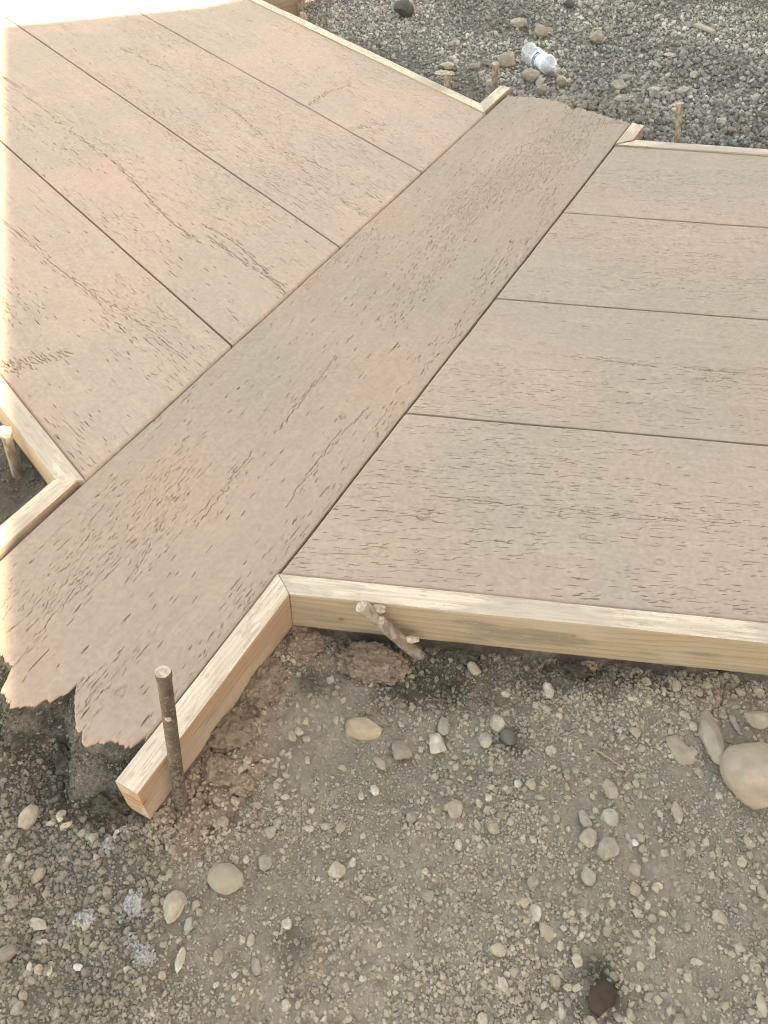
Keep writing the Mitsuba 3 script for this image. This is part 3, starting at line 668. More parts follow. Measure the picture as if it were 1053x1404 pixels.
line_u = lambda O, e, n, P, D: (lambda v: np.array([(meet(np.asarray(O) + n * vv, e, P, D) - np.asarray(O)) @ e for v_ in [np.atleast_1d(v)] for vv in v_]))
# the middle band
W_MID = 0.4052
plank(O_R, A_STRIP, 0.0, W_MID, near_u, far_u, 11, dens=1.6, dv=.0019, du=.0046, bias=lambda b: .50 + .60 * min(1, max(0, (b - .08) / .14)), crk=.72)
# four boards on the right, from the near form outwards
nR = unit(A_RIGHT + 90)
for i in range(4):
    v0 = i * W_PLANK
    plank(O_R, A_RIGHT, v0, v0 + W_PLANK, line_u(O_R, D_R, nR, O_R + N_S * -.0012, D_S), lambda v: np.full(np.shape(v), 2.6), 20 + i, dens=(.62, .55, .6, .5)[i],
          dv=(.0020, .0020, .0022, .0024)[i], du=.0052, fine=(.86, .86, .95, 1.05)[i])
# four boards on the left
nL = unit(A_LEFT + 90)
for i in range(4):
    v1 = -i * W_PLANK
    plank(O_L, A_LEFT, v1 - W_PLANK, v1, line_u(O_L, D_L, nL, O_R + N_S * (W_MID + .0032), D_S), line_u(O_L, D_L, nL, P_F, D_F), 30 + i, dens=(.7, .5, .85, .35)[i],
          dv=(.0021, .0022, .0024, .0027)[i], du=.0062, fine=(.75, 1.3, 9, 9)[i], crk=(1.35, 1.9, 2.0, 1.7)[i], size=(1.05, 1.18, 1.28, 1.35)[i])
# the far cross band and the boards that go on behind it
uK, uN = (K_F - P_F) @ D_F, (K_N - P_F) @ D_F
plank(P_F, A_FAR, 0.0, W_PLANK, lambda v: np.full(np.shape(v), uN - .25), lambda v: np.full(np.shape(v), uK + .22), 50, dens=.5, dv=.004, du=.008)
nB = unit(85.6 + 90)
B0 = K_F + N_F * W_PLANK
for i in range(4):
    plank(B0, 85.6, i * W_PLANK, (i + 1) * W_PLANK, line_u(B0, unit(85.6), nB, B0, D_F), lambda v: np.full(np.shape(v), 2.2), 60 + i, dens=.3, dv=.006, du=.015)
# the slab under the stamped boards, seen in the joints
body = path_poly.buffer(-.006)
body = max(getattr(body, 'geoms', [body]), key=lambda g_: g_.area).simplify(.001)
m = trimesh.creation.extrude_polygon(body, .104, engine='earcut')
m.apply_translation([0, 0, -.1165])
add('path__slab', m, 'slab_body')
m = trimesh.creation.extrude_polygon(Polygon([B0 + D_F * .0, B0 + unit(85.6) * 2.2, B0 + unit(85.6) * 2.35 + nB * 4 * W_PLANK, B0 - D_F * 1.77]).buffer(-.01), .1, engine='earcut')
m.apply_translation([0, 0, -.1135])
add('path__slab_001', m, 'slab_body')


def broken_face(table_u, sign, v_lo, v_hi, flare, seed):
    """the torn, unfinished end of the middle band, from under the stamped skin down to the dirt"""
    v = np.linspace(v_lo, v_hi, 340)
    k = np.linspace(0, 1, 60)
    V, K = np.meshgrid(v, k)
    us = table_u(v)
    ker = np.exp(-(np.arange(-40, 41) / 14.0) ** 2); ker /= ker.sum()
    sm = np.convolve(np.pad(us, 40, mode='edge'), ker, 'valid')
    kk = np.clip(K * 2.6, 0, 1) ** .7
    u0 = us[None] * (1 - kk) + sm[None] * kk
    q = np.stack([V * 40, K * 3.5, 0 * V + seed], -1)
    out = flare(V) * K ** 1.25 + .017 * (meshkit.fbm(q, 4, seed) - .5) * np.minimum(K * 3, 1) + .004 * np.minimum(K * 12, 1)
    q2 = np.stack([V * 170, K * 17, 0 * V], -1)
    out = out + .013 * (meshkit.fbm(q2, 3, seed + 1) - .5) * np.minimum(K * 4, 1)
    q3 = np.stack([V * 420, K * 42, 0 * V], -1)
    out = out + .0065 * (meshkit.fbm(q3, 2, seed + 2) - .5) * np.minimum(K * 14, 1)
    Z = -.0035 - .104 * K ** 1.1 + .004 * (meshkit.fbm(q2 + 5, 2, seed + 3) - .5) * np.minimum(K * 6, 1)
    XY = O_R + (u0 + sign * out)[..., None] * D_S + V[..., None] * N_S
    key = numbered('path__broken_edge')
    add(key, grid_mesh(XY[..., 0], XY[..., 1], Z), 'raw_concrete', smooth=True)
    return XY, Z


torn_near = broken_face(near_u, -1, .001, .41, lambda v: np.interp(v, [0, .03, .09, .13, .15, .25, .41], [.060, .055, .062, .050, .024, .048, .05]), 5)
broken_face(far_u, 1, .001, .41, lambda v: np.full(np.shape(v), .03), 6)

# ------------------------------------------------------------------ form boards (2x4 on edge) and their stakes
TH, HT = 0.038, 0.089


def lumber(p0, p1, p2, p3, top, seed, nseg=70):
    """p0-p1 inner edge, p3-p2 outer edge (plan view); ends may be cut at any angle"""
    rng = np.random.RandomState(seed)
    c = .0022
    prof = []
    for (a, b), cx, cz in (((0, 0), c, c), ((1, 0), 1 - 0, c), ((1, 1), 1, 0), ((0, 1), 0, 0)):
        pass
    r = .003 / TH
    ring = [(r, -HT), (.5, -HT), (1 - r, -HT), (1, -HT + .003), (1, -HT * .75), (1, -HT * .5), (1, -HT * .25), (1, -.003), (1 - r * .35, -.0008), (1 - r, 0), (.75, 0), (.5, 0), (.25, 0), (r, 0), (r * .35, -.0008),
            (0, -.003), (0, -HT * .5), (0, -HT + .003)]
    cc, zz = np.array([q[0] for q in ring]), np.array([q[1] for q in ring])
    p0, p1, p2, p3 = map(np.asarray, (p0, p1, p2, p3))
    st = p0 + cc[:, None] * (p3 - p0)
    en = p1 + cc[:, None] * (p2 - p1)
    s = np.linspace(0, 1, nseg)
    P = st[None] + s[:, None, None] * (en - st)[None]
    L = np.linalg.norm(p1 - p0)
    Z = np.broadcast_to(zz, P.shape[:2]).copy() + top
    Q = np.stack([s[:, None] * L * 6 + 0 * cc, np.broadcast_to(cc * 4, P.shape[:2]), np.broadcast_to(zz * 40, P.shape[:2])], -1)
    n = (p3 - p0) / np.linalg.norm(p3 - p0)
    P = P + ((meshkit.fbm(Q, 3, seed) - .5) * .0022)[..., None] * n
    Z = Z + (meshkit.fbm(Q + 9, 3, seed + 1) - .5) * .0022
    v = np.concatenate([P, Z[..., None]], -1)
    k = len(ring)
    i = np.arange(nseg * k).reshape(nseg, k)
    a, b, c_, d = i[:-1], np.roll(i, -1, 1)[:-1], np.roll(i, -1, 1)[1:], i[1:]
    f = np.vstack([np.stack([a, b, c_], -1).reshape(-1, 3), np.stack([a, c_, d], -1).reshape(-1, 3)])
    caps = []
    V = v.reshape(-1, 3)
    for row, flip in ((i[0], 0), (i[-1], 1)):
        cen = len(V)
        V = np.vstack([V, V[row].mean(0)])
        t = np.stack([np.full(k, cen), np.roll(row, -1), row], 1)
        caps.append(t[:, ::-1] if flip else t)
    mm = trimesh.Trimesh(V, np.vstack([f] + caps), process=False)
    mm.fix_normals()
    return mm


board_polys = []


def board(label, mat, p0, p1, side, cut0, cut1, top, seed):
    """inner edge p0 -> p1; side: unit normal to the outside; cut0/cut1: plan direction of the end cuts"""
    p0, p1 = np.asarray(p0), np.asarray(p1)
    d = (p1 - p0) / np.linalg.norm(p1 - p0)
    q0, q1 = p0 + side * TH, p1 + side * TH
    p3 = meet(q0, d, p0, cut0)
    p2 = meet(q1, d, p1, cut1)
    board_polys.append(Polygon([p0, p1, p2, p3]).buffer(.002))
    key = numbered('form_board')
    add(key, lumber(p0, p1, p2, p3, top, seed), mat, smooth=35)
    tag(key, label, 'wooden board', 'form boards round the path')
    return key


oR, oL = -N_S, N_S                                # outside of the band on its right and left
out_R0, out_R4 = unit(A_RIGHT - 90), unit(A_RIGHT + 90)
out_L0, out_L4 = unit(A_LEFT + 90), unit(A_LEFT - 90)
mit = lambda a, b: (a + b) / np.linalg.norm(a + b)
eps = .0006
fb_long = board('long pine form board in front, with a stake leaning on its face', 'pine_right', O_R + D_R * eps, O_R + D_R * 2.6, out_R0, mit(out_R0, oR), out_R0, .002, 1)
fb_short = board('short pine form board whose sawn end points at the viewer', 'pine_band', O_R + D_S * -.387, O_R - D_S * eps, oR, oR, mit(out_R0, oR), .003, 2)
fb_left = board('pine form board at the left with a stake at its back, brightly lit', 'pine_left', O_L + D_L * eps, O_L + D_L * 1.9, out_L0, mit(out_L0, oL), out_L0, .005, 3)
fb_left2 = board('short pine form board along the left side of the middle plank, over a dark gap', 'pine_band', O_L + D_S * -.36 + N_S * .0150, O_L - D_S * eps + N_S * .0105, oL, oL, mit(out_L0, oL), .005, 4)
fb_far_l = board('long form board along the back of the left planks', 'pine_left', F_L + D_L * eps, K_F - D_L * .002, out_L4, mit(out_L4, oL), D_F, .004, 5)
board('stub of form board beside the broken far end, on the bottle side', 'pine_band', F_L + D_S * eps + N_S * .003, F_L + D_S * .218 + N_S * .003, oL, mit(out_L4, oL), oL, .004, 6)
board('long form board along the back of the right planks', 'pine_right', F_R + D_R * eps, F_R + D_R * 1.9, out_R4, mit(out_R4, oR), out_R4, .003, 7)
board('stub of form board at the broken far end, right of it', 'pine_band', F_R + D_S * eps, F_R + D_S * .166, oR, mit(out_R4, oR), oR, .004, 8)
board('stub of form board at the top edge of the view, ending at a stake', 'pine_left', K_F + D_F * .044, K_F + D_F * .235, -N_F, -N_F, -N_F, .004, 9)


def lump_mesh(radii, seed, sub=4, rough=.35, freq=2.2, flat=None):
    m = trimesh.creation.icosphere(subdivisions=sub)
    v = np.array(m.vertices)
    h = meshkit.fbm(v * freq + seed * 3.1, 4, seed) - .5
    h2 = np.abs(meshkit.fbm(v * freq * 3.3 + seed, 3, seed + 1) - .5)
    v = v * (1 + rough * 1.6 * h + rough * .8 * h2)[:, None] * np.asarray(radii)
    if flat is not None:
        v[:, 2] = np.maximum(v[:, 2], -flat)
    return trimesh.Trimesh(v, m.faces, process=False)


def rod(a, b, r, seed, head=1.18, wob=.0012):
    a, b = np.asarray(a, float), np.asarray(b, float)
    w = (b - a) / np.linalg.norm(b - a)
    x = np.cross(w, [0.3, .9, .1]); x /= np.linalg.norm(x)
    y = np.cross(w, x)
    L = np.linalg.norm(b - a)
    t = np.concatenate([np.linspace(0, L - .016, 40), [L - .011, L - .008, L - .004, L - .0015, L, L + .0004]])
    rr = np.concatenate([np.full(40, r), [r * (1 + (head - 1) * .5), r * head, r * head * 1.02, r * head * .97, r * head * .85, .0001]])
    th = np.linspace(0, 2 * math.pi, 24, endpoint=False)
    q = np.stack([np.cos(th)[None] * 1.5 + 0 * t[:, None], np.sin(th)[None] * 1.5 + 0 * t[:, None], t[:, None] * 45 + 0 * th], -1)
    R = rr[:, None] * (1 + .06 * (meshkit.fbm(q, 3, seed) - .5))
    bow = wob * np.sin(t / L * 2.6 + seed)
    P = a + t[:, None, None] * w + R[..., None] * (np.cos(th)[:, None] * x + np.sin(th)[:, None] * y) + bow[:, None, None] * x
    m_, k = R.shape
    i = np.arange(m_ * k).reshape(m_, k)
    A, B, C, D = i[:-1], np.roll(i, -1, 1)[:-1], np.roll(i, -1, 1)[1:], i[1:]
    mm = trimesh.Trimesh(P.reshape(-1, 3), np.vstack([np.stack([A, B, C], -1).reshape(-1, 3), np.stack([A, C, D], -1).reshape(-1, 3)]), process=False)
    mm.fix_normals()
    return mm


def stake(label, a, b, r, seed, mat='stake_steel', head=1.18, lumps=(), cap=.002, group=None):
    key = numbered('steel_stake')
    labels[key] = {'label': label, 'category': 'stake', 'group': 'stakes holding the form boards'}
    add(key + '__rod', rod(a, b, r, seed, head), mat, smooth=40)
    a, b = np.asarray(a, float), np.asarray(b, float)
    w = (b - a) / np.linalg.norm(b - a)
    if cap:
        m = lump_mesh((r * head * .92, r * head * .92, cap), seed, 3, .18, 2.0)
        m.apply_transform(trimesh.geometry.align_vectors([0, 0, 1], w))
        m.apply_translation(b)
        add(key + '__mortar_cap', m, 'mortar', smooth=True)
    for j, (t, off, rad) in enumerate(lumps):
        m = lump_mesh(rad, seed + 10 + j, 3, .6, 2.4)
        m.apply_translation(a + (b - a) * t + np.asarray(off))
        add(numbered(key + '__mortar_splash'), m, 'mortar', smooth=True)
    return key


stake('tall dark round stake standing at the end of the short board', (-.273, .420, -.19), (-.2535, .487, .190), .0088, 1, head=1.12,
      lumps=[(.80, (.001, -.0082, 0), (.0035, .0022, .005))])
stake('leaning stake splashed with concrete against the face of the long board', (.089, .6935, -.13), (-.030, .7085, .0185), .0098, 2, 'dusty_steel', head=1.15, cap=.003,
      lumps=[(.90, (.014, .006, .002), (.010, .006, .008)), (.82, (.008, -.006, .000), (.005, .004, .012)), (.44, (.013, .002, .006), (.011, .006, .006))])
stake('stake behind the left form board, capped with a concrete blob', (-.712, 1.066, -.17), (-.690, 1.068, .012), .0090, 3, 'dusty_steel', head=1.1, cap=.002,
      lumps=[(.98, (-.004, .004, .006), (.013, .012, .006))])
stake('mushroomed stake with a flat concrete cap behind the back left board', (.163, 2.748, -.16), (.160, 2.746, .040), .0105, 4, 'dusty_steel', head=1.2, cap=.004,
      lumps=[(.99, (-.012, .002, .002), (.030, .016, .005))])
stake('round topped stake at the stub board beside the bottle', (.325, 2.800, -.16), (.312, 2.785, .060), .0105, 5, 'dusty_steel', head=1.15, cap=.003)
stake('leaning far stake with a lump of concrete on its head', (.858, 2.415, -.17), (.818, 2.446, .087), .0082, 6, 'dusty_steel', head=1.05, cap=.0015,
      lumps=[(.985, (-.010, .004, -.002), (.013, .007, .004)), (.95, (-.016, .002, -.004), (.007, .005, .005))])
stake('stake at the end of the stub board at the top edge of the view', (-.372, 3.560, -.17), (-.392, 3.545, .080), .0120, 7, 'dusty_steel', head=1.1, cap=.002,
      lumps=[(.42, (.004, -.010, 0), (.016, .014, .022))])

# ------------------------------------------------------------------ stones that can be told apart
TONES = {'pinktan': (.40, .325, .240), 'tan': (.365, .308, .222), 'tan2': (.37, .325, .245), 'greytan': (.375, .322, .245), 'cream': (.455, .395, .29), 'white': (.52, .465, .37),
         'purewhite': (.60, .565, .49), 'yellow': (.43, .345, .222), 'brown': (.285, .242, .183), 'grey': (.315, .282, .222), 'palegreen': (.365, .345, .268),
         'dark': (.120, .118, .092), 'black': (.105, .100, .088), 'wetbrown': (.058, .040, .028)}


def stone_mesh(a, b, c, shape, seed, sub):
    rng = np.random.RandomState(seed)
    m = trimesh.creation.icosphere(subdivisions=sub)
    v = np.array(m.vertices)
    if shape != 'r':
        for _ in range(9 if shape == 'a' else 6):
            nrm = rng.randn(3)
            if shape == 'f':
                nrm[2] *= .3
            nrm /= np.linalg.norm(nrm)
            d = rng.uniform(.55, .82)
            s = v @ nrm
            v = v - np.maximum(s - d, 0)[:, None] * nrm * .93
        v *= 1.12
    else:
        for _ in range(9 if a < .09 else 4):
            nrm = rng.randn(3); nrm /= np.linalg.norm(nrm)
            s = v @ nrm
            v = v - np.maximum(s - (rng.uniform(.62, .80) if a < .09 else .86), 0)[:, None] * nrm * .8
        v[:, 0] *= 1 + .16 * rng.uniform(-1, 1) * v[:, 1]
    v = v * (1 + .20 * (meshkit.fbm(v * 1.2 + seed, 3, seed) - .5) + .05 * (meshkit.fbm(v * 6 + seed, 2, seed) - .5))[:, None]
    return v * np.array([a / 2, b / 2, c / 2]), np.array(m.faces)


def put_stone(x, y, a, b, c, rot, tone, shape, label, seed):
    big = max(a, b) > .03
    sub = 4 if max(a, b) > .07 else 3 if big else 2
    v, f = stone_mesh(a, b, c, shape, seed, sub)
    rng = np.random.RandomState(seed + 900)
    far = y > 2
    th = math.radians(rot)
    R = np.array([[math.cos(th), -math.sin(th), 0], [math.sin(th), math.cos(th), 0], [0, 0, 1]])
    col0 = np.array(TONES[tone]) * rng.uniform(.94, 1.05)
    q = v / max(a, b)
    mot = meshkit.fbm(q * 5 + seed, 3, seed) - .5
    fine = meshkit.noise(v * 700, seed) - .5
    col = col0 * (1 + .70 * mot + .16 * fine)[:, None]
    if tone in ('cream', 'white', 'pinktan', 'tan', 'greytan', 'yellow', 'tan2'):           # film of dirt in patches
        k = np.clip((meshkit.fbm(q * 3 + seed * 2.3, 3, seed + 3) - .47) * 6, 0, 1)[:, None] * .65
        col = col * (1 - k) + np.array([.340, .297, .208]) * k
    w = v @ R.T
    tilt = rng.uniform(-.12, .12, 2)
    w = w @ trimesh.transformations.euler_matrix(tilt[0], tilt[1], 0)[:3, :3].T
    sink = {'r': .33, 'a': .27, 'f': .22}[shape] * (0.6 if far else 1)
    z = float(ground_z(np.array([x]), np.array([y]))[0])
    if tone == 'wetbrown':
        sink = .5
    w = w + [x, y, z + c / 2 - c * sink + (.013 if far else .001)]
    name = 'boulder' if a > .09 and not far else 'cobble' if max(a, b) > .045 else 'stone' if max(a, b) > .019 else 'pebble'
    key = numbered(name)
    add(key, (w, f), 'stone_skin', smooth=True, color=np.clip(col, .01, .9))
    tag(key, label, name, 'cobbles lying on the gravel behind the path' if far else 'loose stones on the dirt in front')


for i_, s_ in enumerate(STONES):
    put_stone(*s_, 100 + i_)

# ------------------------------------------------------------------ gravel nobody would count
def rand_rot0(rng):
    q, _ = np.linalg.qr(rng.randn(3, 3))
    return q


_rocks = []
for s_ in range(26):
    rng_ = np.random.RandomState(500 + s_)
    npt = 9 if s_ < 10 else 13
    k_ = np.arange(npt) + .5
    ph_, th_ = np.arccos(1 - 2 * k_ / npt), math.pi * (1 + 5 ** .5) * k_
    p_ = np.stack([np.cos(th_) * np.sin(ph_), np.sin(th_) * np.sin(ph_), np.cos(ph_)], -1) + .22 * rng_.randn(npt, 3)
    p_ /= np.linalg.norm(p_, axis=1, keepdims=True)
    p_ = p_ @ rand_rot0(rng_)
    p_ *= rng_.uniform(.92, 1.08, (npt, 1)) * np.array([1.0, rng_.uniform(.66, .95), rng_.uniform(.5, .8)])
    h_ = trimesh.convex.convex_hull(p_)
    _rocks.append((np.array(h_.vertices), np.array(h_.faces)))


def rand_rot(rng, n, flat=.5):
    q = rng.randn(n, 4)
    q[:, 1:3] *= flat
    q /= np.linalg.norm(q, axis=1, keepdims=True)
    w, x, y, z = q.T
    return np.stack([1 - 2 * (y * y + z * z), 2 * (x * y - z * w), 2 * (x * z + y * w), 2 * (x * y + z * w), 1 - 2 * (x * x + z * z), 2 * (y * z - x * w),
                     2 * (x * z - y * w), 2 * (y * z + x * w), 1 - 2 * (x * x + y * y)], -1).reshape(n, 3, 3)


def scatter(rng, xy, size, cols, sink, small=False, flat=.5, z=None):
    """many little stones as one mesh: positions, diameters, colours"""
    n = len(xy)
    R = rand_rot(rng, n, flat)
    if z is None:
        z = ground_z(xy[:, 0], xy[:, 1]) + size * sink
    pick = rng.randint(0, 10 if small else 26, n)
    vs, fs, cs, base = [], [], [], 0
    for k in range(26):
        idx = np.nonzero(pick == k)[0]
        if not len(idx):
            continue
        hv, hf = _rocks[k]
        v = np.einsum('nij,mj->nmi', R[idx], hv) * (size[idx] / 2)[:, None, None]
        v += np.stack([xy[idx, 0], xy[idx, 1], z[idx]], -1)[:, None]
        m_ = len(hv)
        f = hf[None] + (np.arange(len(idx)) * m_)[:, None, None] + base
        vs.append(v.reshape(-1, 3)); fs.append(f.reshape(-1, 3)); cs.append(np.repeat(cols[idx], m_, 0))
        base += len(idx) * m_
    return np.vstack(vs), np.vstack(fs), np.vstack(cs)


solid = unary_union([path_poly.buffer(.010)] + board_polys)
shapely.prepare(solid)


def spots(rng, n, x0, x1, y0, y1, keep=None, clear=solid):
    xy = np.stack([rng.uniform(x0, x1, n), rng.uniform(y0, y1, n)], -1)
    ok = ~shapely.contains_xy(clear, xy[:, 0], xy[:, 1])
    xy = xy[ok]
    if keep is not None:
        xy = xy[rng.rand(len(xy)) < keep(xy[:, 0], xy[:, 1])]
    return xy


def near_cols(rng, xy, light):
    wet, grey, pink, far = np_fields(xy[:, 0], xy[:, 1])
    soil = soil_rgb(wet, grey, pink, far)
    n = len(xy)
    pal = np.array([(.42, .37, .27), (.385, .34, .245), (.47, .415, .31), (.35, .312, .232), (.385, .352, .262), (.41, .35, .255)])
    c = pal[rng.randint(0, len(pal), n)] * rng.uniform(.72, 1.22, (n, 1))
    c = c * (1 - .55 * wet[:, None] * rng.uniform(.4, 1.4, (n, 1))) * (1 - .28 * grey[:, None] * rng.uniform(.2, 1.5, (n, 1)))
    return np.clip(soil * (1 - light) + c * light, .02, .8)


clump = lambda s, seed: (lambda x, y: np.clip((meshkit.fbm(np.stack([x * s, y * s, 0 * x], -1), 3, seed) - .36) * 4.2, .06, 1))
rng = np.random.RandomState(77)
parts = []
for n_, lo, hi, light, sink, keep, small in ((14000, .0028, .0044, .6, .22, None, True), (36000, .0038, .0066, .65, .20, clump(9, 1), True),
                                             (17000, .0064, .0105, .75, .10, clump(7, 2), True), (2300, .0105, .0165, .8, .08, clump(6, 3), False)):
    xy = spots(rng, n_, -.68, .76, .08, .76, keep)
    size = lo + (hi - lo) * rng.rand(len(xy)) ** 1.6
    parts.append(scatter(rng, xy, size, near_cols(rng, xy, light), sink, small))
# more loose stones in the lower left and along the bottom
for (x0, x1, y0, y1, n_, lo, hi, li) in ((-.62, -.27, .12, .44, 1700, .004, .015, .62), (-.25, .35, .12, .24, 420, .006, .012, .8), (-.36, -.16, .36, .56, 700, .004, .010, .8), (.35, .66, .58, .68, 260, .006, .013, .8),
                                         (.30, .55, .14, .24, 160, .006, .012, .8), (-.68, -.30, .36, .56, 2600, .003, .010, .45)):
    xy = spots(rng, n_, x0, x1, y0, y1)
    size = lo + (hi - lo) * rng.rand(len(xy)) ** 2.6
    parts.append(scatter(rng, xy, size, near_cols(rng, xy, li), .15))
# crumbs along the foot of the front boards
al = np.concatenate([np.linspace(0, .40, 900), np.linspace(.43, 1.3, 1100)])
base_ = np.array([np.array(BOARD_FRONT.interpolate(a_).coords[0]) for a_ in al])
off_ = np.abs(rng.randn(len(al))) * .022 + .003
xy = base_ + np.where((al < .415)[:, None], -N_S, np.array([-.0872, -.9962])) * off_[:, None] + rng.randn(len(al), 2) * .006
xy = xy[~shapely.contains_xy(solid, xy[:, 0], xy[:, 1])]
parts.append(scatter(rng, xy, .003 + .009 * rng.rand(len(xy)) ** 2, near_cols(rng, xy, .35), .2, True))
# the strip of dirt left of the path
for n_, lo, hi in ((7000, .003, .006), (1600, .006, .012)):
    xy = spots(rng, n_, -1.25, -.55, .62, 1.45)
    parts.append(scatter(rng, xy, rng.uniform(lo, hi, len(xy)), near_cols(rng, xy, .55), .2, True))


def join(ps):
    vs, fs, cs, b = [], [], [], 0
    for v, f, c in ps:
        vs.append(v); fs.append(f + b); cs.append(c); b += len(v)
    return (np.vstack(vs), np.vstack(fs)), np.vstack(cs)


mesh_, col_ = join(parts)
add('gravel', mesh_, 'gravel_skin', smooth=False, color=col_)
tag('gravel', 'fine tan grit and small pebbles strewn over the dirt in front', 'gravel', kind='stuff')


def far_cols(rng, xy):
    n = len(xy)
    pal = np.array([(.27, .255, .215), (.33, .308, .253), (.225, .217, .186), (.40, .375, .31), (.30, .287, .25), (.26, .26, .215), (.50, .465, .385), (.31, .27, .215), (.42, .40, .35)])
    c = pal[rng.randint(0, len(pal), n)] * rng.uniform(.84, 1.26, (n, 1))
    dusty = np.exp(-((xy[:, 0] - .35) / .45) ** 2 - ((xy[:, 1] - 2.72) / .22) ** 2)[:, None] * .6
    c = c * (1 - dusty) + np.array([.35, .285, .205]) * rng.uniform(.85, 1.15, (n, 1)) * dusty
    dark = np.clip((meshkit.fbm(np.stack([xy[:, 0] * 2.2, xy[:, 1] * 2.2, 0 * xy[:, 0]], -1), 3, 12) - .5) * 1.6, -.2, .2)[:, None]
    return np.clip(c * (1 - dark), .03, .7)


# crumbs of aggregate sticking out of the torn end
rng = np.random.RandomState(79)
tx, tz = torn_near
ij = np.stack([rng.randint(4, 60, 2600), rng.randint(0, 340, 2600)], -1)
pts = tx[ij[:, 0], ij[:, 1]]
size = .002 + .006 * rng.rand(len(pts)) ** 3
tone_ = np.array([.11, .103, .083]) * rng.uniform(.5, 1.9, (len(pts), 1))
tone_ = np.where(rng.rand(len(pts), 1) < .06, np.array([.27, .245, .20]), tone_)
v_, f_, c_ = scatter(rng, pts, size, tone_, 0, True, z=tz[ij[:, 0], ij[:, 1]])
add('path__edge_grit', (v_, f_), 'gravel_skin', smooth=False, color=c_)
tag('path__edge_grit', kind='stuff')

rng = np.random.RandomState(78)
parts = []
clear_far = solid
right_big = lambda x, y: np.clip(.25 + .75 * (x - .2) / .8, .15, 1)
for n_, lo, hi, keep in ((25000, .007, .012, None), (19000, .011, .019, lambda x, y: clump(3, 5)(x, y) * .5 + .5), (5200, .017, .027, lambda x, y: right_big(x, y) * (.4 + .6 * clump(2.4, 6)(x, y))), (120, .030, .044, right_big)):
    xy = spots(rng, n_, -.50, 1.95, 2.44, 4.35, keep, clear_far)
    size = lo + (hi - lo) * rng.rand(len(xy)) ** 1.4
    parts.append(scatter(rng, xy, size, far_cols(rng, xy), .34, size.mean() < .012, flat=.6))
# stones banked against the torn far end of the path
for _ in range(1):
    xy = spots(rng, 1400, .3, 1.15, 2.50, 2.95, None, clear_far)
    size = rng.uniform(.010, .030, len(xy))
    parts.append(scatter(rng, xy, size, far_cols(rng, xy), .25, flat=.6))
mesh_, col_ = join(parts)
add('gravel_001', mesh_, 'gravel_skin', smooth=False, color=col_)
tag('gravel_001', 'grey crushed gravel covering the ground behind the path', 'gravel', kind='stuff')


# ------------------------------------------------------------------ clods of mud and crumbs of dried cement
def mud_color(rgb, amt):
    def fn(p, n, uv):
        a = fbm(p.x * 60, p.y * 60, p.z * 60, 3)
        b = fbm(p.x * 320, p.y * 320, p.z * 320, 2)
        return mi.Color3f(*rgb) * (0.72 + amt * (a - .2)) * (0.8 + .4 * b)
    return fn


for nm, rgb in (('mud_brown', (.265, .203, .145)), ('mud_pale', (.33, .255, .178)), ('mud_dark', (.085, .078, .058)), ('lime_crumb', (.43, .41, .375))):
    scene[nm] = {'type': 'twosided', 'b': {'type': 'bumpmap', 'scale': .004, 'tex': mikit.proc(rough_bump, 5e-4),
                 'b': {'type': 'principled', 'base_color': mikit.proc(mud_color(rgb, .8)), 'roughness': .95, 'specular': .1}}}


def crumb_mesh(a, b, c, seed):
    """a clump of granules grown together: one solid"""
    import manifold3d as m3
    rng = np.random.RandomState(seed)
    n = int(26 + 90000 * a * b)
    bits = []
    for k in range(n):
        r = rng.uniform(.0016, .0036)
        q = rng.randn(3) * np.array([a, b, c]) * np.array([.24, .24, .16])
        q[2] = abs(q[2]) * (1 - .5 * min(1, np.hypot(q[0] / a, q[1] / b) * 2))
        pt = rng.randn(9, 3); pt /= np.linalg.norm(pt, axis=1, keepdims=True)
        bits.append(m3.Manifold.hull_points(pt * r * rng.uniform(.8, 1.2, (9, 1)) + q))
    floor_ = rng.randn(14, 3); floor_ /= np.linalg.norm(floor_, axis=1, keepdims=True)
    bits.append(m3.Manifold.hull_points(floor_ * np.array([a * .42, b * .42, c * .22])))
    u = m3.Manifold.batch_boolean(bits, m3.OpType.Add)
    u = max(u.decompose(), key=lambda q_: q_.volume()).to_mesh()
    return trimesh.Trimesh(u.vert_properties[:, :3], u.tri_verts, process=False)


def clod(name, cat, label, x, y, a, b, c, mat, seed, rot=0, rough=.45, freq=2.4):
    m = lump_mesh((a / 2, b / 2, c / 2), seed, 5 if max(a, b) > .07 else 4, rough, freq)
    if mat == 'lime_crumb':
        m = crumb_mesh(a, b, c * 1.3, seed)
    vv = np.array(m.vertices)
    if mat != 'lime_crumb':
        m.vertices = vv + (meshkit.fbm(vv * 190, 3, seed) - .5)[:, None] * m.vertex_normals * .010
    m.apply_transform(trimesh.transformations.rotation_matrix(math.radians(rot), [0, 0, 1]))
    z = float(ground_z(np.array([x]), np.array([y]))[0])
    m.apply_translation([x, y, z + c * .02])
    key = numbered(name)
    add(key, m, mat, smooth=mat != 'lime_crumb')
    tag(key, label, cat, 'mud clods beside the boards' if name == 'mud_clod' else 'dried cement crumbs')


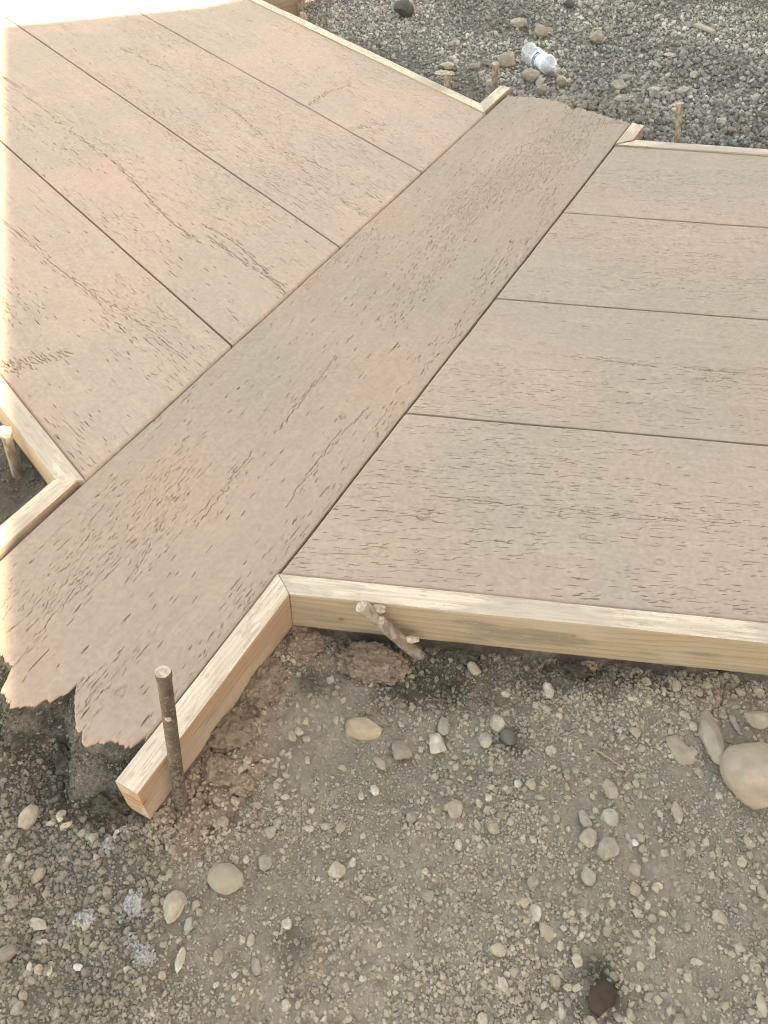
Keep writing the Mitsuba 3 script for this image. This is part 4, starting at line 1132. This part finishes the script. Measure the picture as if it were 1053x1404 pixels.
clod('mud_clod', 'mud', 'cracked slab of reddish mud in front of the leaning stake', -.012, .672, .105, .062, .026, 'mud_brown', 2, -15, .5, 3)
clod('mud_clod', 'mud', 'reddish mud clod in the corner where the two front boards meet', -.125, .700, .075, .05, .020, 'mud_brown', 3, 20, .5, 3)
clod('mud_clod', 'mud', 'brown mud mound pressed against the middle of the short board', -.180, .632, .060, .085, .030, 'mud_brown', 4, -25, .5, 3)
clod('mud_clod', 'mud', 'pale crumbly clod beside the short board, upper of two', -.213, .545, .062, .050, .030, 'mud_brown', 5, 10, .6, 3.2)
clod('mud_clod', 'mud', 'pale crumbly clod beside the tall round stake', -.224, .492, .055, .044, .028, 'mud_pale', 6, 0, .6, 3.4)
clod('mud_clod', 'mud', 'small pinkish clod right of the tall stake, nearest the grit', -.190, .475, .036, .030, .020, 'mud_pale', 7, 0, .6, 3)
clod('mud_clod', 'mud', 'dark wet clod under the torn end of the path', -.43, .500, .060, .045, .030, 'mud_dark', 8, 0, .6, 3.5)
clod('mud_clod', 'mud', 'dark wet clod against the end of the short board', -.365, .440, .050, .040, .026, 'mud_dark', 9, 0, .6, 3.5)
clod('mud_clod', 'mud', 'dark wet clod between the long board and the leaning stake foot', .125, .690, .060, .030, .022, 'mud_dark', 10, 0, .6, 3.5)
clod('mud_clod', 'mud', 'dark earthy clod on the wet soil below the long board', .300, .672, .070, .030, .020, 'mud_dark', 11, 0, .6, 3.5)
clod('mud_clod', 'mud', 'reddish clod under the long board near the whitish jagged stone', .335, .685, .036, .022, .020, 'mud_brown', 12, 0, .6, 3)
clod('cement_crumb', 'cement', 'large clump of whitish blue cement crumbs on the dark grit', -.309, .309, .040, .048, .024, 'lime_crumb', 13, 0, .95, 4.2)
clod('cement_crumb', 'cement', 'whitish cement crumb below the end of the short board', -.357, .384, .018, .032, .016, 'lime_crumb', 14, 0, .95, 4)
clod('cement_crumb', 'cement', 'curved whitish cement crumb just under the sawn board end', -.338, .402, .030, .018, .014, 'lime_crumb', 15, -20, .95, 4)
clod('cement_crumb', 'cement', 'greyish cement crumb left of the large whitish clump', -.363, .290, .032, .022, .016, 'lime_crumb', 16, 0, .95, 4)
clod('cement_crumb', 'cement', 'small whitish cement crumb below the large whitish clump', -.300, .264, .024, .026, .016, 'lime_crumb', 17, 0, .95, 4)
clod('cement_crumb', 'cement', 'flat grey cement flake right below the small whitish crumb', -.280, .246, .030, .032, .010, 'lime_crumb', 18, 0, .7, 3)

# ------------------------------------------------------------------ twig, wood splinter
scene['twig_wood'] = {'type': 'principled', 'base_color': {'type': 'rgb', 'value': [.33, .25, .165]}, 'roughness': .8}


def twig(name, label, cat, pts, r, seed):
    pts = np.array(pts, float)
    t = np.linspace(0, 1, 24)
    P = np.stack([np.interp(t, np.linspace(0, 1, len(pts)), pts[:, k]) for k in range(3)], -1)
    P += (meshkit.fbm(np.stack([t * 6, 0 * t, 0 * t + seed], -1), 2, seed) - .5)[:, None] * np.array([.003, .003, .001])
    th = np.linspace(0, 2 * math.pi, 8, endpoint=False)
    d = P[-1] - P[0]; d /= np.linalg.norm(d)
    s = np.cross(d, [0, 0, 1]); s /= np.linalg.norm(s)
    up = np.cross(s, d)
    R = r * (1 - .35 * t) * (1 + .3 * (meshkit.noise(np.stack([t * 20, 0 * t, 0 * t], -1), seed) - .5))
    V = P[:, None] + R[:, None, None] * (np.cos(th)[:, None] * s + np.sin(th)[:, None] * up)
    i = np.arange(24 * 8).reshape(24, 8)
    A, B, C, D = i[:-1], np.roll(i, -1, 1)[:-1], np.roll(i, -1, 1)[1:], i[1:]
    V = np.vstack([V.reshape(-1, 3), P[:1], P[-1:]])
    f = np.vstack([np.stack([A, B, C], -1).reshape(-1, 3), np.stack([A, C, D], -1).reshape(-1, 3),
                   [[192, i[0, (k + 1) % 8], i[0, k]] for k in range(8)], [[193, i[-1, k], i[-1, (k + 1) % 8]] for k in range(8)]])
    m = trimesh.Trimesh(V, f, process=False)
    m.fix_normals()
    return m


gz1 = lambda x, y: float(ground_z(np.array([x]), np.array([y]))[0])
labels['twig'] = {'label': 'thin broken twig lying on the dirt left of the flat tan stone', 'category': 'twig'}
add('twig__stem', twig('twig', '', '', [(.316, .541, gz1(.316, .541) + .004), (.340, .525, gz1(.34, .525) + .006), (.364, .507, gz1(.364, .507) + .004)], .0017, 1), 'twig_wood', smooth=True)
add('twig__side_shoot', twig('twig', '', '', [(.357, .500, gz1(.357, .5) + .004), (.368, .512, gz1(.368, .512) + .004)], .0022, 2), 'twig_wood', smooth=True)
plain('old_wood', (.42, .38, .29), .85)
m = trimesh.creation.box([.115, .020, .009])
m = m.subdivide().subdivide().subdivide()
m.vertices += (meshkit.fbm(np.array(m.vertices) * 60, 3, 4)[:, None] - .5) * .008
m.apply_transform(trimesh.transformations.euler_matrix(.15, -.08, math.radians(-70)))
m.apply_translation([1.208, 3.583, gz1(1.208, 3.583) + .022])
add('wood_splinter', m, 'old_wood', smooth=30)
tag('wood_splinter', 'pale wood splinter lying on the gravel behind the right planks', 'wood chip')

# ------------------------------------------------------------------ crushed water bottle
scene['bottle_plastic'] = {'type': 'blendbsdf', 'weight': .34, 'a': {'type': 'thindielectric', 'int_ior': 1.5},
                           'b': {'type': 'twosided', 'b': {'type': 'roughplastic', 'diffuse_reflectance': {'type': 'rgb', 'value': [.86, .87, .90]}, 'alpha': .12}}}
scene['bottle_label'] = {'type': 'twosided', 'b': {'type': 'roughplastic', 'diffuse_reflectance': {'type': 'rgb', 'value': [.84, .86, .90]}, 'alpha': .12}}
plain('label_blue', (.03, .08, .36), .35, .5)
BOT_L = .185


def bottle_point(t, th, lift=0.0):
    """t along the bottle from its base (0) to the mouth (1)"""
    r = np.interp(t, [0, .015, .05, .30, .34, .62, .66, .76, .86, .92, .925, 1.0], [.018, .028, .0325, .0325, .0310, .0310, .0325, .031, .021, .0135, .0128, .0128])
    q = np.stack([np.cos(th) * 1.3, np.sin(th) * 1.3, t * 5.5], -1)
    dent = meshkit.fbm(q, 3, 8) - .5
    body = np.clip((.93 - t) * 12, 0, 1)
    r = r * (1 + .42 * dent * body) + .0006 * np.sin(t * 150) * (t > .05) * (t < .3) + lift
    flat = 1 - .22 * body * np.exp(-((t - .5) / .3) ** 2)
    return np.stack([t * BOT_L, r * np.cos(th), r * np.sin(th) * flat], -1)


def bottle_patch(t0, t1, a0, a1, nt, na, lift):
    t, th = np.meshgrid(np.linspace(t0, t1, nt), np.linspace(a0, a1, na), indexing='ij')
    P = bottle_point(t, th, lift)
    v, f = grid_mesh(P[..., 0], P[..., 1], P[..., 2])
    return v, f


_bx, _by = .468, 3.215
_bd = np.array([.551 - .464, 3.057 - 3.222]); _bd /= np.linalg.norm(_bd)
BM = np.eye(4)
BM[:3, 0] = [_bd[0], _bd[1], 0.02]
BM[:3, 0] /= np.linalg.norm(BM[:3, 0])
BM[:3, 1] = np.cross([0, 0, 1], BM[:3, 0]); BM[:3, 1] /= np.linalg.norm(BM[:3, 1])
BM[:3, 2] = np.cross(BM[:3, 0], BM[:3, 1])
BM[:3, 3] = [_bx, _by, max(gz1(_bx, _by), gz1(.53, 3.1)) + .036]


def on_bottle(vf):
    v = np.asarray(vf[0]) @ BM[:3, :3].T + BM[:3, 3]
    return v, np.asarray(vf[1])


labels['water_bottle'] = {'label': 'crushed clear plastic water bottle with a blue printed label lying on the gravel', 'category': 'bottle'}
add('water_bottle__body', on_bottle(bottle_patch(0, 1.0, 0, 2 * math.pi, 110, 64, 0)), 'bottle_plastic', smooth=True)
add('water_bottle__label', on_bottle(bottle_patch(.36, .74, -.6, 4.6, 40, 60, .0007)), 'bottle_label', smooth=True)
# blue print on the label, facing up and towards the viewer: a band, two bars, and a block letter
A0 = math.radians(-78)
for (t0, t1, a0, a1) in ((.415, .44, .30, 1.75), (.455, .472, 1.35, 1.95), (.48, .495, 1.35, 1.95), (.44, .53, .95, 1.30), (.44, .47, .30, .95), (.50, .53, .36, .95), (.44, .53, .30, .40)):
    add(numbered('water_bottle__label_print'), on_bottle(bottle_patch(t0, t1, a0 + 1.6, a1 + 1.6, 8, 10, .0012)), 'label_blue', smooth=True)

# ------------------------------------------------------------------ the house whose roof shades the path (to the right, out of view)
plain('house_siding', (.52, .48, .41), .7)
plain('house_roof', (.20, .18, .165), .9)
plain('house_glass', (.04, .05, .06), .1, .5)
plain('house_trim', (.75, .73, .68), .5)
ROOF_Z = 3.0
corner = np.array([-1.42, 3.17]) + SUN[:2] * (ROOF_Z / SUN[2])
e1, e2 = unit(A_FAR + 90 + .3 + 180), unit(40.0)
bend = corner + unit(22.0) * .72
roof = Polygon([corner, corner + e1 * 10, corner + e1 * 10 + e2 * 7, bend + e2 * 6.5, bend])
labels['house'] = {'label': 'single storey house with wide flat eaves standing right of the path', 'category': 'house'}
m = trimesh.creation.extrude_polygon(roof, .22, engine='earcut'); m.apply_translation([0, 0, ROOF_Z - .22])
add('house__roof', m, 'house_roof')
inner = roof.buffer(-.55, join_style=2)
for k in range(14):
    m = trimesh.creation.extrude_polygon(inner.buffer(-.012 * (k % 2), join_style=2), .2085, engine='earcut'); m.apply_translation([0, 0, -.14 + k * .2085])
    add(numbered('house__wall_course'), m, 'house_siding')
for t in (2.0, 5.6):
    cpos = corner + e1 * (t + .8) + unit(A_FAR) * .55
    fr = trimesh.creation.box([1.3, .08, 1.2]); gl = trimesh.creation.box([1.16, .1, 1.06])
    Mx = trimesh.transformations.rotation_matrix(math.radians(A_FAR + 90), [0, 0, 1]); Mx[:3, 3] = [cpos[0], cpos[1], 1.6]
    fr.apply_transform(Mx); gl.apply_transform(Mx)
    wk = numbered('house__window')
    add(wk, fr, 'house_trim')
    add(wk + '__pane', gl, 'house_glass')
